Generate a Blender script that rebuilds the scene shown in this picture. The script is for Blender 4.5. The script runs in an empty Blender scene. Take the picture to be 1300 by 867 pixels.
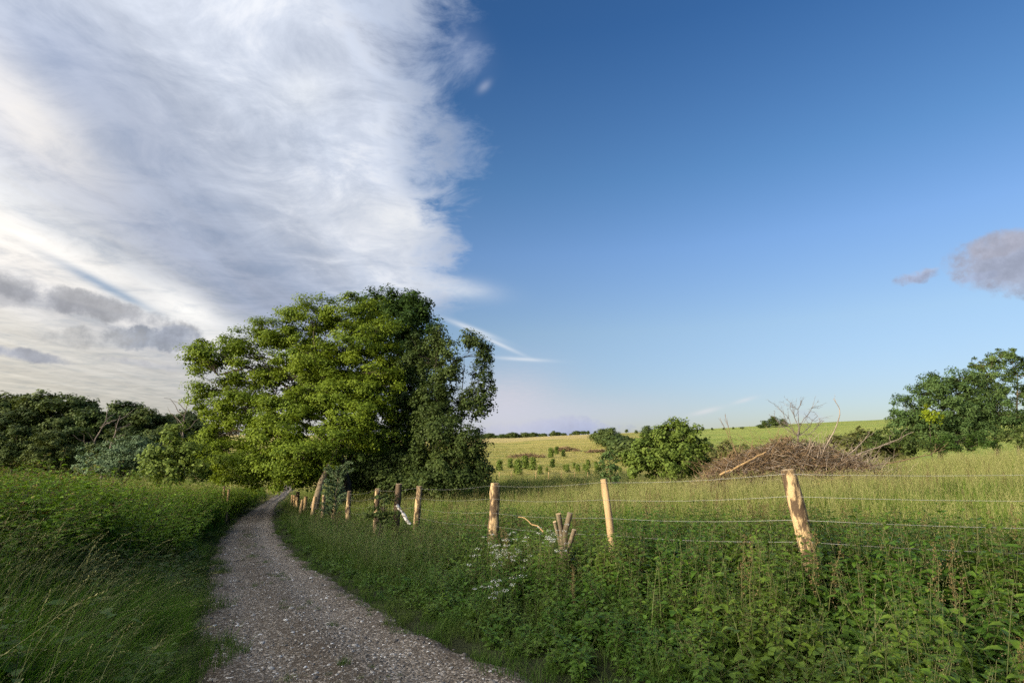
import bpy, math, random
import numpy as np
from mathutils import Vector
RNG = np.random.default_rng(11)
random.seed(5)
SC = bpy.context.scene
COL = SC.collection
R = math.radians

# ------------------------------------------------------------------ camera
EYE = 1.7
F = 722.0                      # focal length in pixels of the 1300 px wide photograph
PITCH = math.atan(137.0 / F)
CT, ST = math.cos(PITCH), math.sin(PITCH)
cam_d = bpy.data.cameras.new("camera")
cam_d.sensor_width = 36.0
cam_d.lens = F / 1300.0 * 36.0
cam_d.clip_start = 0.05
cam_d.clip_end = 9000
cam = bpy.data.objects.new("camera", cam_d)
cam.location = (0, 0, EYE)
cam.rotation_euler = (math.pi / 2 + PITCH, 0, 0)
COL.objects.link(cam)
SC.camera = cam

def ray(px, py):
    xr = (px - 650.0) / F
    u = (433.5 - py) / F
    return np.array([xr, CT - u * ST, ST + u * CT])

def P(px, py, d):
    r = ray(px, py)
    s = d / r[1]
    return np.array([r[0] * s, d, EYE + r[2] * s])

# ------------------------------------------------------------------ terrain
DU = np.array([-0.451, 0.892])       # along the track
DV = np.array([0.892, 0.451])        # across it, to the right

def uv(x, y):
    return DU[0] * x + DU[1] * y, DV[0] * x + DV[1] * y

def xy(u, v):
    return u * DU[0] + v * DV[0], u * DU[1] + v * DV[1]

def smooth_table(us, zs, sig=2.0):
    g = np.arange(-60, 260, 0.5)
    t = np.interp(g, us, zs)
    k = np.exp(-0.5 * (np.arange(-12, 13) * 0.5 / sig) ** 2)
    k /= k.sum()
    return g, np.convolve(np.pad(t, 12, mode="edge"), k, mode="valid")

GP = smooth_table([-60, 0, 4, 8, 12, 22, 38, 64, 100, 250],
                  [0.3, 0.0, -.05, -.38, -.75, -1.6, -2.4, -2.65, -3.0, -3.4])
GF = smooth_table([-60, 0, 4.5, 8.2, 12.8, 18.9, 30, 48, 70, 250],
                  [0.4, 0.05, -.05, -.3, -.55, -1.2, -1.95, -2.4, -2.6, -3.2])

def sst(a, b, x):
    t = np.clip((x - a) / (b - a), 0, 1)
    return t * t * (3 - 2 * t)

def g(x, y):
    x = np.asarray(x, float); y = np.asarray(y, float)
    u, v = uv(x, y)
    zp = np.interp(u, *GP)
    zf = np.interp(u, *GF)
    z = zp + (zf - zp) * sst(2.3, 5.8, v)
    z = z + 0.043 * np.clip(v - 6, 0, 75)
    z = z + 0.55 * sst(-0.4, -3.4, v) * (1 - 0.6 * sst(26, 36, u))
    z = z + 0.022 * np.clip(-v - 4, 0, 70)
    z = z + 0.05 * np.sin(x * 0.9 + 1.3 * np.sin(y * .4)) * np.sin(y * 0.7 + 0.5) * sst(2.5, 4.5, np.abs(v - 1))
    zfar = np.interp(y, [60, 100, 140, 200, 300, 420, 600, 3000],
                     [-3.2, -3.6, -2.8, -1.0, 2.2, 9.6, 11, 6])
    zfar = zfar + 0.05 * np.clip(x, 0, 500) * sst(120, 350, y)
    zfar = zfar + 0.02 * np.clip(-x - 40, 0, 120)
    zfar = zfar + 0.5 * np.sin(x * .03 + 1) * np.sin(y * .021) * sst(90, 200, y)
    w = sst(45, 95, y)
    return z * (1 - w) + zfar * w

def hit(px, py):
    r = ray(px, py)
    s = 1.0
    for i in range(4000):
        p = r * s
        h = EYE + p[2] - float(g(p[0], p[1]))
        if h < 0.002:
            break
        s += max(0.005, h * 0.5)
        if s > 1500:
            break
    return r[0] * s, r[1] * s

# track edges read off the photograph and dropped onto the terrain
EDGE_L = [(231, 900), (244, 866), (240, 830), (241, 790), (249, 750), (260, 722), (272, 688), (286, 671), (305, 655), (333, 639), (352, 627), (356, 620), (356, 612), (355, 607)]
EDGE_R = [(760, 900), (700, 866), (625, 835), (545, 800), (480, 766), (443, 743), (410, 722), (385, 706), (365, 690), (352, 671), (349, 652), (352, 640), (364, 630), (374, 620), (366, 612), (363, 607)]
def edge_uv(E):
    a = np.array([uv(*hit(*e)) for e in E])
    a = a[np.argsort(a[:, 0])]
    return a
_eL, _eR = edge_uv(EDGE_L), edge_uv(EDGE_R)
U0, U1 = -12.0, float(min(_eL[-1, 0], _eR[-1, 0]))
def vL(u):
    return np.interp(u, np.r_[-30, _eL[:, 0]], np.r_[-0.2, _eL[:, 1]])
def vR(u):
    return np.interp(u, np.r_[-30, -2, _eR[:, 0]], np.r_[2.3, 2.3, _eR[:, 1]])

# ------------------------------------------------------------------ mesh building
class MB:
    def __init__(self):
        self.v = []; self.f = {3: [], 4: []}; self.m = {3: [], 4: []}; self.r = {3: [], 4: []}; self.t = {3: [], 4: []}
        self.n = 0
    def add(self, v, f, mat=0, rnd=0.5, tip=0.0):
        v = np.asarray(v, float).reshape(-1, 3); f = np.asarray(f, int)
        k = f.shape[1]
        self.v.append(v); self.f[k].append(f + self.n); self.n += len(v)
        self.m[k].append(np.broadcast_to(np.asarray(mat, int), (len(f),)))
        self.r[k].append(np.broadcast_to(np.asarray(rnd, float), (len(f),)))
        self.t[k].append(np.broadcast_to(np.asarray(tip, float), (len(f),)))
    def mesh(self, name, mats, smooth=False):
        me = bpy.data.meshes.new(name)
        V = np.concatenate(self.v) if self.v else np.zeros((0, 3))
        loops = []; tot = []; mi = []; rr = []; tt = []
        for k in (3, 4):
            if self.f[k]:
                f = np.concatenate(self.f[k]); loops.append(f.ravel()); tot.append(np.full(len(f), k))
                mi.append(np.concatenate(self.m[k])); rr.append(np.concatenate(self.r[k])); tt.append(np.concatenate(self.t[k]))
        loops = np.concatenate(loops); tot = np.concatenate(tot); mi = np.concatenate(mi); rr = np.concatenate(rr); tt = np.concatenate(tt)
        me.vertices.add(len(V)); me.vertices.foreach_set("co", V.astype(np.float32).ravel())
        me.loops.add(len(loops)); me.loops.foreach_set("vertex_index", loops.astype(np.int32))
        me.polygons.add(len(tot))
        st = np.concatenate([[0], np.cumsum(tot)[:-1]])
        me.polygons.foreach_set("loop_start", st.astype(np.int32))
        me.polygons.foreach_set("material_index", mi.astype(np.int32))
        if smooth:
            me.polygons.foreach_set("use_smooth", np.ones(len(tot), bool))
        a = me.attributes.new("rnd", "FLOAT", "FACE"); a.data.foreach_set("value", rr.astype(np.float32))
        a = me.attributes.new("tip", "FLOAT", "FACE"); a.data.foreach_set("value", tt.astype(np.float32))
        for m in mats:
            me.materials.append(m)
        me.update(calc_edges=True)
        me.validate()
        return me

def nrm(a):
    return a / np.maximum(np.linalg.norm(a, axis=-1, keepdims=True), 1e-9)

def tube(mb, pts, rad, sides=6, mat=0, rnd=0.5, cap=False, wob=0.0, rng=RNG):
    pts = np.asarray(pts, float); K = len(pts)
    rad = np.broadcast_to(np.asarray(rad, float), (K,))
    tg = nrm(np.gradient(pts, axis=0))
    ref = np.array([0.31, 0.17, 0.93]) if abs(tg[:, 2]).mean() < .8 else np.array([0.93, 0.21, 0.1])
    a = nrm(np.cross(tg, ref)); b = np.cross(tg, a)
    ang = np.arange(sides) * 2 * math.pi / sides
    rr = rad[:, None] * (1 + (rng.normal(0, wob, (K, sides)) if wob else 0))
    V = pts[:, None] + rr[..., None] * (np.cos(ang)[None, :, None] * a[:, None] + np.sin(ang)[None, :, None] * b[:, None])
    i = np.arange(K - 1)[:, None] * sides; j = np.arange(sides)[None]; j2 = (j + 1) % sides
    f = np.stack([i + j, i + j2, i + sides + j2, i + sides + j], -1).reshape(-1, 4)
    mb.add(V.reshape(-1, 3), f, mat, rnd)
    if cap:
        c = pts[-1] + tg[-1] * rad[-1] * 0.08
        ring = V[-1]
        v = np.concatenate([ring, c[None]])
        ft = np.array([[q, (q + 1) % sides, sides] for q in range(sides)])
        mb.add(v, ft, cap if isinstance(cap, int) and cap is not True else mat, rnd)

def limb_pts(a, b, sag=.0, k=6, jit=.0):
    a = np.asarray(a, float); b = np.asarray(b, float)
    t = np.linspace(0, 1, k)[:, None]
    L = np.linalg.norm(b - a)
    p = a + (b - a) * t
    p[:, 2] += (np.sin(t[:, 0] * math.pi) * sag * L)
    if jit: p[1:-1] += RNG.normal(0, jit * L, (k - 2, 3))
    return p

def leaves4(mb, c, d, n, L, W, fold=0.25, mat=0, rnd=None, tip=0.0):
    """diamond leaves, slightly folded along the midrib"""
    N = len(c); d = nrm(d); s = nrm(np.cross(d, n)); n = np.cross(s, d)
    L = np.broadcast_to(L, (N,))[:, None]; W = np.broadcast_to(W, (N,))[:, None]
    b = c; t = c + d * L - n * L * .12
    m = c + d * L * .45 + n * W * fold
    V = np.stack([b, m - s * W * .5 - n * W * fold, t, m + s * W * .5 - n * W * fold], 1)
    f = np.arange(N)[:, None] * 4 + np.array([[0, 3, 2, 1]])
    if rnd is None: rnd = RNG.random(N)
    mb.add(V.reshape(-1, 3), f, mat, rnd, tip)

def leaves12(mb, c, d, n, L, W, droop=0.3, fold=0.18, mat=0, rnd=None):
    """pointed ovate leaves with a midrib, two bends and a drooping tip"""
    N = len(c); d = nrm(d); s = nrm(np.cross(d, n)); n = np.cross(s, d)
    L = np.broadcast_to(L, (N,))[:, None]; W = np.broadcast_to(W, (N,))[:, None]
    def pt(t, w, up):
        return c + d * L * t - n * L * droop * t * t + s * W * w + n * W * up
    V = np.stack([pt(0, 0, 0), pt(.28, -.48, fold), pt(.28, 0, 0), pt(.28, .48, fold),
                  pt(.65, -.33, fold), pt(.65, 0, 0), pt(.65, .33, fold), pt(1, 0, 0)], 1)
    o = np.arange(N)[:, None] * 8
    q = np.concatenate([o + np.array([[1, 2, 5, 4]]), o + np.array([[2, 3, 6, 5]])])
    t3 = np.concatenate([o + np.array([[0, 2, 1]]), o + np.array([[0, 3, 2]]), o + np.array([[4, 5, 7]]), o + np.array([[5, 6, 7]])])
    if rnd is None: rnd = RNG.random(N)
    v = V.reshape(-1, 3)
    mb.add(v, q, mat, np.tile(rnd, 2))
    # same vertices again for the triangles (kept simple)
    mb.add(v, t3, mat, np.tile(rnd, 4))

def blades(mb, base, h, lean, az, width, segs=4, droop=0.25, mat=0, rnd=None, straw_tip=1.0):
    """grass blades; lean = sideways reach as a share of height, az = direction it bends to"""
    N = len(base)
    t = np.linspace(0, 1, segs + 1)[None, :, None]
    h = np.broadcast_to(h, (N,))[:, None, None]; lean = np.broadcast_to(lean, (N,))[:, None, None]
    dirv = np.stack([np.cos(az), np.sin(az), np.zeros(N)], 1)[:, None]
    side = np.stack([-np.sin(az), np.cos(az), np.zeros(N)], 1)[:, None]
    up = np.array([0, 0, 1.0])[None, None]
    p = base[:, None] + dirv * h * lean * t ** 1.7 + up * h * (t - droop * np.minimum(1, lean) * t ** 2.6)
    w = np.broadcast_to(width, (N,))[:, None, None] * (1 - t ** 1.6) * 0.5 + 0.0006
    tw = RNG.normal(0, .5, N)[:, None, None]
    sd = side * np.cos(tw) + dirv * np.sin(tw)
    V = np.stack([p - sd * w, p + sd * w], 2).reshape(N, -1, 3)
    o = np.arange(N)[:, None, None] * (2 * (segs + 1)); k = np.arange(segs)[None, :, None] * 2
    f = (o + k + np.array([0, 1, 3, 2])[None, None]).reshape(-1, 4)
    if rnd is None: rnd = RNG.random(N)
    mb.add(V.reshape(-1, 3), f, mat, np.repeat(rnd, segs), np.tile((np.arange(segs) + .5) / segs * straw_tip, N))
    return p

# ------------------------------------------------------------------ materials
def new_mat(name):
    m = bpy.data.materials.new(name); m.use_nodes = True
    nt = m.node_tree; nt.nodes.clear()
    out = nt.nodes.new("ShaderNodeOutputMaterial")
    return m, nt, out

def N(nt, kind, **kw):
    n = nt.nodes.new(kind)
    for k, v in kw.items():
        if k.startswith("i_"):
            n.inputs[k[2:].replace("_", " ")].default_value = v
        else:
            setattr(n, k, v)
    return n

def ramp(nt, fac, stops, interp="LINEAR"):
    r = nt.nodes.new("ShaderNodeValToRGB"); r.color_ramp.interpolation = interp
    e = r.color_ramp.elements
    while len(e) < len(stops): e.new(0.5)
    for i, (p, c) in enumerate(stops):
        e[i].position = p; e[i].color = (*c, 1) if len(c) == 3 else c
    if fac is not None: nt.links.new(fac, r.inputs[0])
    return r

def mth(nt, op, a, b=None, c=None, clamp=False):
    n = nt.nodes.new("ShaderNodeMath"); n.operation = op; n.use_clamp = clamp
    for i, x in enumerate((a, b, c)):
        if x is None: continue
        if isinstance(x, (int, float)): n.inputs[i].default_value = x
        else: nt.links.new(x, n.inputs[i])
    return n.outputs[0]

def mixc(nt, fac, a, b, mode="MIX"):
    n = nt.nodes.new("ShaderNodeMix"); n.data_type = "RGBA"; n.blend_type = mode
    for s, x in ((0, fac), (6, a), (7, b)):
        if isinstance(x, (int, float)): n.inputs[s].default_value = x
        elif isinstance(x, (tuple, list)): n.inputs[s].default_value = (*x, 1)
        else: nt.links.new(x, n.inputs[s])
    return n.outputs[2]

def leaf_mat(name, c0, c1, transl=0.35, tipc=None, rough=.6, var=.25, spec=.15, patch=None):
    m, nt, out = new_mat(name)
    a = N(nt, "ShaderNodeAttribute", attribute_name="rnd")
    oi = N(nt, "ShaderNodeObjectInfo")
    f = mth(nt, "ADD", mth(nt, "MULTIPLY", a.outputs["Fac"], 1 - var), mth(nt, "MULTIPLY", oi.outputs["Random"], var))
    col = mixc(nt, f, c0, c1)
    if patch is not None:
        geo = N(nt, "ShaderNodeNewGeometry")
        no = N(nt, "ShaderNodeTexNoise", i_Scale=patch[1], i_Detail=2.0)
        nt.links.new(geo.outputs["Position"], no.inputs["Vector"])
        pf = mth(nt, "MULTIPLY", mth(nt, "SUBTRACT", no.outputs["Fac"], .42), 5.0, clamp=True)
        col = mixc(nt, mth(nt, "MULTIPLY", pf, patch[2]), col, patch[0])
    if tipc is not None:
        t = N(nt, "ShaderNodeAttribute", attribute_name="tip")
        tf = mth(nt, "MULTIPLY", mth(nt, "POWER", t.outputs["Fac"], 1.5), mth(nt, "ADD", mth(nt, "MULTIPLY", a.outputs["Fac"], .9), .1))
        col = mixc(nt, tf, col, tipc)
    p = N(nt, "ShaderNodeBsdfPrincipled", i_Roughness=rough)
    p.inputs["Specular IOR Level"].default_value = spec
    nt.links.new(col, p.inputs["Base Color"])
    tr = N(nt, "ShaderNodeBsdfTranslucent")
    tcol = mixc(nt, .5, col, (1, .95, .35), "MULTIPLY")
    nt.links.new(tcol, tr.inputs["Color"])
    mx = N(nt, "ShaderNodeMixShader"); mx.inputs[0].default_value = transl
    nt.links.new(p.outputs[0], mx.inputs[1]); nt.links.new(tr.outputs[0], mx.inputs[2])
    nt.links.new(mx.outputs[0], out.inputs[0])
    return m

def bark_mat(name, c0, c1, scale=6.0, stretch=.25, rough=.85, bump=.5, thr=(.35, .65), coord="Object"):
    m, nt, out = new_mat(name)
    tc = N(nt, "ShaderNodeTexCoord")
    mp = N(nt, "ShaderNodeMapping"); mp.inputs["Scale"].default_value = (1, 1, stretch)
    nt.links.new(tc.outputs[coord], mp.inputs[0])
    no = N(nt, "ShaderNodeTexNoise", i_Scale=scale, i_Detail=8.0, i_Roughness=.65)
    nt.links.new(mp.outputs[0], no.inputs["Vector"])
    r = ramp(nt, no.outputs["Fac"], [(thr[0], c0), (thr[1], c1)])
    p = N(nt, "ShaderNodeBsdfPrincipled", i_Roughness=rough); p.inputs["Specular IOR Level"].default_value = .2
    nt.links.new(r.outputs[0], p.inputs["Base Color"])
    b = N(nt, "ShaderNodeBump", i_Strength=bump, i_Distance=.02)
    nt.links.new(no.outputs["Fac"], b.inputs["Height"]); nt.links.new(b.outputs[0], p.inputs["Normal"])
    nt.links.new(p.outputs[0], out.inputs[0])
    return m

M = {}
M["maple"] = leaf_mat("maple_leaf", (.058, .105, .010), (.19, .25, .020), .36)
M["lime"] = leaf_mat("lime_leaf", (.026, .056, .011), (.062, .108, .017), .3)
M["dark_leaf"] = leaf_mat("dark_leaf", (0.032, 0.055, 0.013), (0.071, 0.098, 0.021), .22)
M["wood_leaf"] = leaf_mat("wood_leaf", (.044, .074, .018), (.098, .125, .034), .2, var=.6)
M["willow"] = leaf_mat("willow_leaf", (.075, .12, .02), (.15, .20, .035), .3)
M["bright_leaf"] = leaf_mat("bright_leaf", (.17, .23, .015), (.26, .32, .02), .4)
M["ash_leaf"] = leaf_mat("ash_leaf", (0.052, 0.098, 0.029), (0.111, 0.163, 0.046), .3, var=.4)
M["conifer"] = leaf_mat("conifer_leaf", (.07, .12, .055), (.13, .18, .09), .2)
M["grass"] = leaf_mat("grass_blade", (0.073, 0.191, 0.014), (0.156, 0.319, 0.026), .45, tipc=(.16, .225, .04), var=.5)
M["grass_field"] = leaf_mat("field_grass_blade", (.075, .165, .014), (.14, .225, .026), .42, tipc=(.17, .225, .045), var=.5, patch=((.20, .195, .05), .22, .6))
M["straw"] = leaf_mat("straw_seed", (.18, .19, .062), (.30, .285, .115), .3, var=.5)
M["seed"] = leaf_mat("grass_seed", (.10, .125, .045), (.24, .225, .10), .3, var=.5)
M["nettle"] = leaf_mat("nettle_leaf", (0.046, 0.112, 0.012), (0.108, 0.193, 0.022), .38, var=.45, rough=.5, spec=.25, patch=((.15, .20, .03), .7, .5))
M["stem"] = leaf_mat("green_stem", (.06, .085, .025), (.11, .105, .045), .1)
M["nflower"] = leaf_mat("nettle_flower", (.10, .085, .045), (.19, .15, .075), .2, var=.5)
M["bramble"] = leaf_mat("bramble_leaf", (0.086, 0.178, 0.014), (0.211, 0.317, 0.026), .38, var=.5)
M["redtip"] = leaf_mat("young_shoot", (.14, .10, .03), (.20, .15, .04), .3)
M["scrub_leaf"] = leaf_mat("scrub_leaf", (.07, .085, .022), (.13, .13, .04), .25, var=.5)
M["white_fl"] = leaf_mat("white_petal", (.5, .5, .43), (.7, .7, .64), .2)
M["bark"] = bark_mat("bark", (.035, .028, .02), (.11, .09, .065))
M["bark_light"] = bark_mat("bark_light", (.09, .07, .045), (.24, .19, .12))
M["twig"] = bark_mat("dead_twig", (.085, .056, .032), (.23, .155, .085), 3.0)
M["twig_grey"] = bark_mat("dead_twig_grey", (.14, .11, .085), (.32, .26, .20), 3.0)
M["twig_dark"] = bark_mat("dark_twig", (.075, .062, .055), (.18, .15, .13), 3.0)
M["pale_branch"] = bark_mat("pale_branch", (.22, .14, .065), (.40, .27, .13), 4.0)
M["post"] = bark_mat("peeled_post", (.075, .05, .03), (.40, .285, .15), 12.0, .35, thr=(.47, .56), bump=1.0)
M["post_split"] = bark_mat("split_post", (.17, .115, .06), (.42, .29, .15), 9.0, .08, thr=(.3, .6), bump=.5)
M["post_dark"] = bark_mat("dark_post", (.03, .022, .016), (.13, .09, .055), 7.0, .3)
M["cut_end"] = bark_mat("cut_end", (.28, .19, .10), (.5, .38, .23), 12.0, 1.0)
M["birch"] = bark_mat("birch_stick", (.12, .10, .085), (.62, .60, .56), 9.0, 1.5, thr=(.42, .5))
def metal(name, col):
    m, nt, out = new_mat(name)
    p = N(nt, "ShaderNodeBsdfPrincipled", i_Roughness=.5, i_Metallic=.6)
    p.inputs["Base Color"].default_value = (*col, 1)
    nt.links.new(p.outputs[0], out.inputs[0]); return m
M["wire"] = metal("galvanised_wire", (.34, .34, .33))

def stone_mat():
    m, nt, out = new_mat("gravel_stone")
    oi = N(nt, "ShaderNodeObjectInfo")
    r = ramp(nt, oi.outputs["Random"], [(0, (.085, .07, .055)), (.45, (.18, .155, .125)), (.8, (.31, .28, .24)), (1, (.62, .59, .54))])
    p = N(nt, "ShaderNodeBsdfPrincipled", i_Roughness=.8)
    nt.links.new(r.outputs[0], p.inputs["Base Color"]); nt.links.new(p.outputs[0], out.inputs[0]); return m
M["stone"] = stone_mat()

def path_mat():
    m, nt, out = new_mat("gravel_track")
    geo = N(nt, "ShaderNodeNewGeometry")
    tip = N(nt, "ShaderNodeAttribute", attribute_name="wear")
    pos = geo.outputs["Position"]
    n1 = N(nt, "ShaderNodeTexNoise", i_Scale=.9, i_Detail=5.0, i_Roughness=.6); nt.links.new(pos, n1.inputs["Vector"])
    n2 = N(nt, "ShaderNodeTexNoise", i_Scale=26.0, i_Detail=4.0, i_Roughness=.7); nt.links.new(pos, n2.inputs["Vector"])
    v1 = N(nt, "ShaderNodeTexVoronoi", i_Scale=34.0); nt.links.new(pos, v1.inputs["Vector"])
    v2 = N(nt, "ShaderNodeTexVoronoi", i_Scale=75.0); nt.links.new(pos, v2.inputs["Vector"])
    soil = ramp(nt, n2.outputs["Fac"], [(.3, (.055, .044, .032)), (.7, (.145, .12, .093))])
    sep1 = N(nt, "ShaderNodeSeparateColor"); nt.links.new(v1.outputs["Color"], sep1.inputs[0])
    sep2 = N(nt, "ShaderNodeSeparateColor"); nt.links.new(v2.outputs["Color"], sep2.inputs[0])
    chip1 = ramp(nt, sep1.outputs[0], [(0, (.11, .092, .073)), (.6, (.24, .21, .178)), (.93, (.40, .365, .325)), (1, (.74, .72, .68))])
    chip2 = ramp(nt, sep2.outputs[0], [(0, (.09, .076, .06)), (.7, (.22, .192, .162)), (1, (.55, .52, .47))])
    # how stony: worn wheel tracks carry more pale stone
    st = mth(nt, "ADD", mth(nt, "MULTIPLY", tip.outputs["Fac"], .6), mth(nt, "MULTIPLY", mth(nt, "SUBTRACT", n1.outputs["Fac"], .22), .95))
    f1 = mth(nt, "LESS_THAN", sep1.outputs[1], mth(nt, "MULTIPLY", st, .85))
    f2 = mth(nt, "LESS_THAN", sep2.outputs[1], mth(nt, "MULTIPLY", st, 1.1))
    c = mixc(nt, f2, soil.outputs[0], chip2.outputs[0])
    c = mixc(nt, f1, c, chip1.outputs[0])
    c = mixc(nt, 1.0, c, (.82, .765, .69), "MULTIPLY")
    p = N(nt, "ShaderNodeBsdfPrincipled", i_Roughness=.9); p.inputs["Specular IOR Level"].default_value = .1
    nt.links.new(c, p.inputs["Base Color"])
    hh = mth(nt, "ADD", mth(nt, "MULTIPLY", f1, mth(nt, "SUBTRACT", .6, v1.outputs["Distance"])), mth(nt, "MULTIPLY", n2.outputs["Fac"], .5))
    b = N(nt, "ShaderNodeBump", i_Strength=.9, i_Distance=.02)
    nt.links.new(hh, b.inputs["Height"]); nt.links.new(b.outputs[0], p.inputs["Normal"])
    nt.links.new(p.outputs[0], out.inputs[0]); return m
M["path"] = path_mat()

def ground_mat():
    m, nt, out = new_mat("meadow_ground")
    geo = N(nt, "ShaderNodeNewGeometry"); pos = geo.outputs["Position"]
    sp = N(nt, "ShaderNodeSeparateXYZ"); nt.links.new(pos, sp.inputs[0])
    n1 = N(nt, "ShaderNodeTexNoise", i_Scale=.05, i_Detail=6.0, i_Roughness=.6)
    mp = N(nt, "ShaderNodeMapping"); mp.inputs["Scale"].default_value = (.45, 1.5, 1); nt.links.new(pos, mp.inputs[0]); nt.links.new(mp.outputs[0], n1.inputs["Vector"])
    n2 = N(nt, "ShaderNodeTexNoise", i_Scale=1.3, i_Detail=7.0, i_Roughness=.75); nt.links.new(pos, n2.inputs["Vector"])
    near = ramp(nt, n2.outputs["Fac"], [(.3, (.022, .026, .012)), (.7, (.06, .07, .024))])
    far = ramp(nt, n1.outputs["Fac"], [(.30, (.13, .19, .035)), (.43, (.27, .27, .06)), (.54, (.43, .355, .105)), (.70, (.29, .265, .07))])
    far2 = mixc(nt, .55, far.outputs[0], ramp(nt, n2.outputs["Fac"], [(.3, (.35, .35, .35)), (.7, (1.0, 1.0, 1.0))]).outputs[0], "MULTIPLY")
    # pale ripe strip just under the crest of the far hill
    crest = mth(nt, "MULTIPLY", mth(nt, "GREATER_THAN", mth(nt, "ADD", sp.outputs[1], mth(nt, "MULTIPLY", n1.outputs["Fac"], 60)), 392), mth(nt, "LESS_THAN", sp.outputs[0], 60))
    far3 = mixc(nt, mth(nt, "MULTIPLY", crest, .75), far2, (.42, .33, .14))
    # green sward on the right hand hill and right field
    gx = mth(nt, "MULTIPLY", mth(nt, "SUBTRACT", mth(nt, "SUBTRACT", sp.outputs[0], mth(nt, "MULTIPLY", sp.outputs[1], .22)), 10), .05, clamp=True)
    far4 = mixc(nt, mth(nt, "MULTIPLY", gx, .7), far3, (.20, .26, .055))
    fy = mth(nt, "MULTIPLY", mth(nt, "SUBTRACT", sp.outputs[1], 38), .03, clamp=True)
    c = mixc(nt, fy, near.outputs[0], far4)
    p = N(nt, "ShaderNodeBsdfPrincipled", i_Roughness=.95); p.inputs["Specular IOR Level"].default_value = .1
    nt.links.new(c, p.inputs["Base Color"])
    b = N(nt, "ShaderNodeBump", i_Strength=1.0, i_Distance=.35); nt.links.new(n2.outputs["Fac"], b.inputs["Height"]); nt.links.new(b.outputs[0], p.inputs["Normal"])
    nt.links.new(p.outputs[0], out.inputs[0]); return m
M["ground"] = ground_mat()

# ------------------------------------------------------------------ object helpers
def link(name, me, parent=None, loc=None):
    o = bpy.data.objects.new(name, me); COL.objects.link(o)
    if parent is not None: o.parent = parent
    if loc is not None: o.location = loc
    return o
def tag(o, label=None, cat=None, group=None, kind=None):
    if label: o["label"] = label
    if cat: o["category"] = cat
    if group: o["group"] = group
    if kind: o["kind"] = kind
    return o
def empty(name, loc, label, cat, group=None):
    o = bpy.data.objects.new(name, None); COL.objects.link(o)
    o.location = [float(q) for q in loc]; o.empty_display_size = .3
    return tag(o, label, cat, group)
def copy_thing(o, loc=None, rz=None, s=None, label=None, group=None):
    c = o.copy(); COL.objects.link(c)
    for ch in list(o.children):
        k = ch.copy(); COL.objects.link(k); k.parent = c
        for gr in list(ch.children):
            q = gr.copy(); COL.objects.link(q); q.parent = k
    if loc is not None: c.location = [float(q) for q in loc]
    if rz is not None: c.rotation_euler = (0, 0, rz)
    if s is not None: c.scale = s if isinstance(s, (tuple, list)) else (s, s, s)
    if label: c["label"] = label
    if group: c["group"] = group
    return c

def scatter(name, protos, pts, rz, scale, label, tilt=None, idx=None):
    """ONE object of uncountable growth: clumps instanced on its points"""
    n = len(pts)
    me = bpy.data.meshes.new(name)
    me.vertices.add(n); me.vertices.foreach_set("co", np.asarray(pts, np.float32).ravel())
    rot = np.zeros((n, 3), np.float32); rot[:, 2] = rz
    if tilt is not None: rot[:, :2] = tilt
    a = me.attributes.new("rot", "FLOAT_VECTOR", "POINT"); a.data.foreach_set("vector", rot.ravel())
    sc = np.asarray(scale, np.float32)
    if sc.ndim == 1: sc = np.repeat(sc[:, None], 3, 1)
    a = me.attributes.new("scl", "FLOAT_VECTOR", "POINT"); a.data.foreach_set("vector", np.ascontiguousarray(sc).ravel())
    if idx is None: idx = RNG.integers(0, len(protos), n)
    a = me.attributes.new("pick", "INT", "POINT"); a.data.foreach_set("value", np.asarray(idx, np.int32))
    col = bpy.data.collections.new(name + "_kinds")
    for i, pm in enumerate(protos):
        po = bpy.data.objects.new("%s_kind_%02d" % (name, i), pm); col.objects.link(po)
    o = link(name, me)
    tag(o, label, name.replace("_", " "), kind="stuff")
    ng = bpy.data.node_groups.new(name + "_nodes", "GeometryNodeTree")
    ng.interface.new_socket("Geometry", in_out="INPUT", socket_type="NodeSocketGeometry")
    ng.interface.new_socket("Geometry", in_out="OUTPUT", socket_type="NodeSocketGeometry")
    gi = ng.nodes.new("NodeGroupInput"); go = ng.nodes.new("NodeGroupOutput")
    ip = ng.nodes.new("GeometryNodeInstanceOnPoints")
    ci = ng.nodes.new("GeometryNodeCollectionInfo"); ci.inputs["Collection"].default_value = col
    ci.inputs["Separate Children"].default_value = True; ci.inputs["Reset Children"].default_value = True
    def na(nm, t):
        q = ng.nodes.new("GeometryNodeInputNamedAttribute"); q.data_type = t; q.inputs["Name"].default_value = nm; return q.outputs["Attribute"]
    er = ng.nodes.new("FunctionNodeEulerToRotation")
    ng.links.new(na("rot", "FLOAT_VECTOR"), er.inputs[0])
    ng.links.new(gi.outputs[0], ip.inputs["Points"]); ng.links.new(ci.outputs[0], ip.inputs["Instance"])
    ip.inputs["Pick Instance"].default_value = True
    ng.links.new(na("pick", "INT"), ip.inputs["Instance Index"])
    ng.links.new(er.outputs[0], ip.inputs["Rotation"]); ng.links.new(na("scl", "FLOAT_VECTOR"), ip.inputs["Scale"])
    ng.links.new(ip.outputs[0], go.inputs[0])
    md = o.modifiers.new("scatter", "NODES"); md.node_group = ng
    return o

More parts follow.
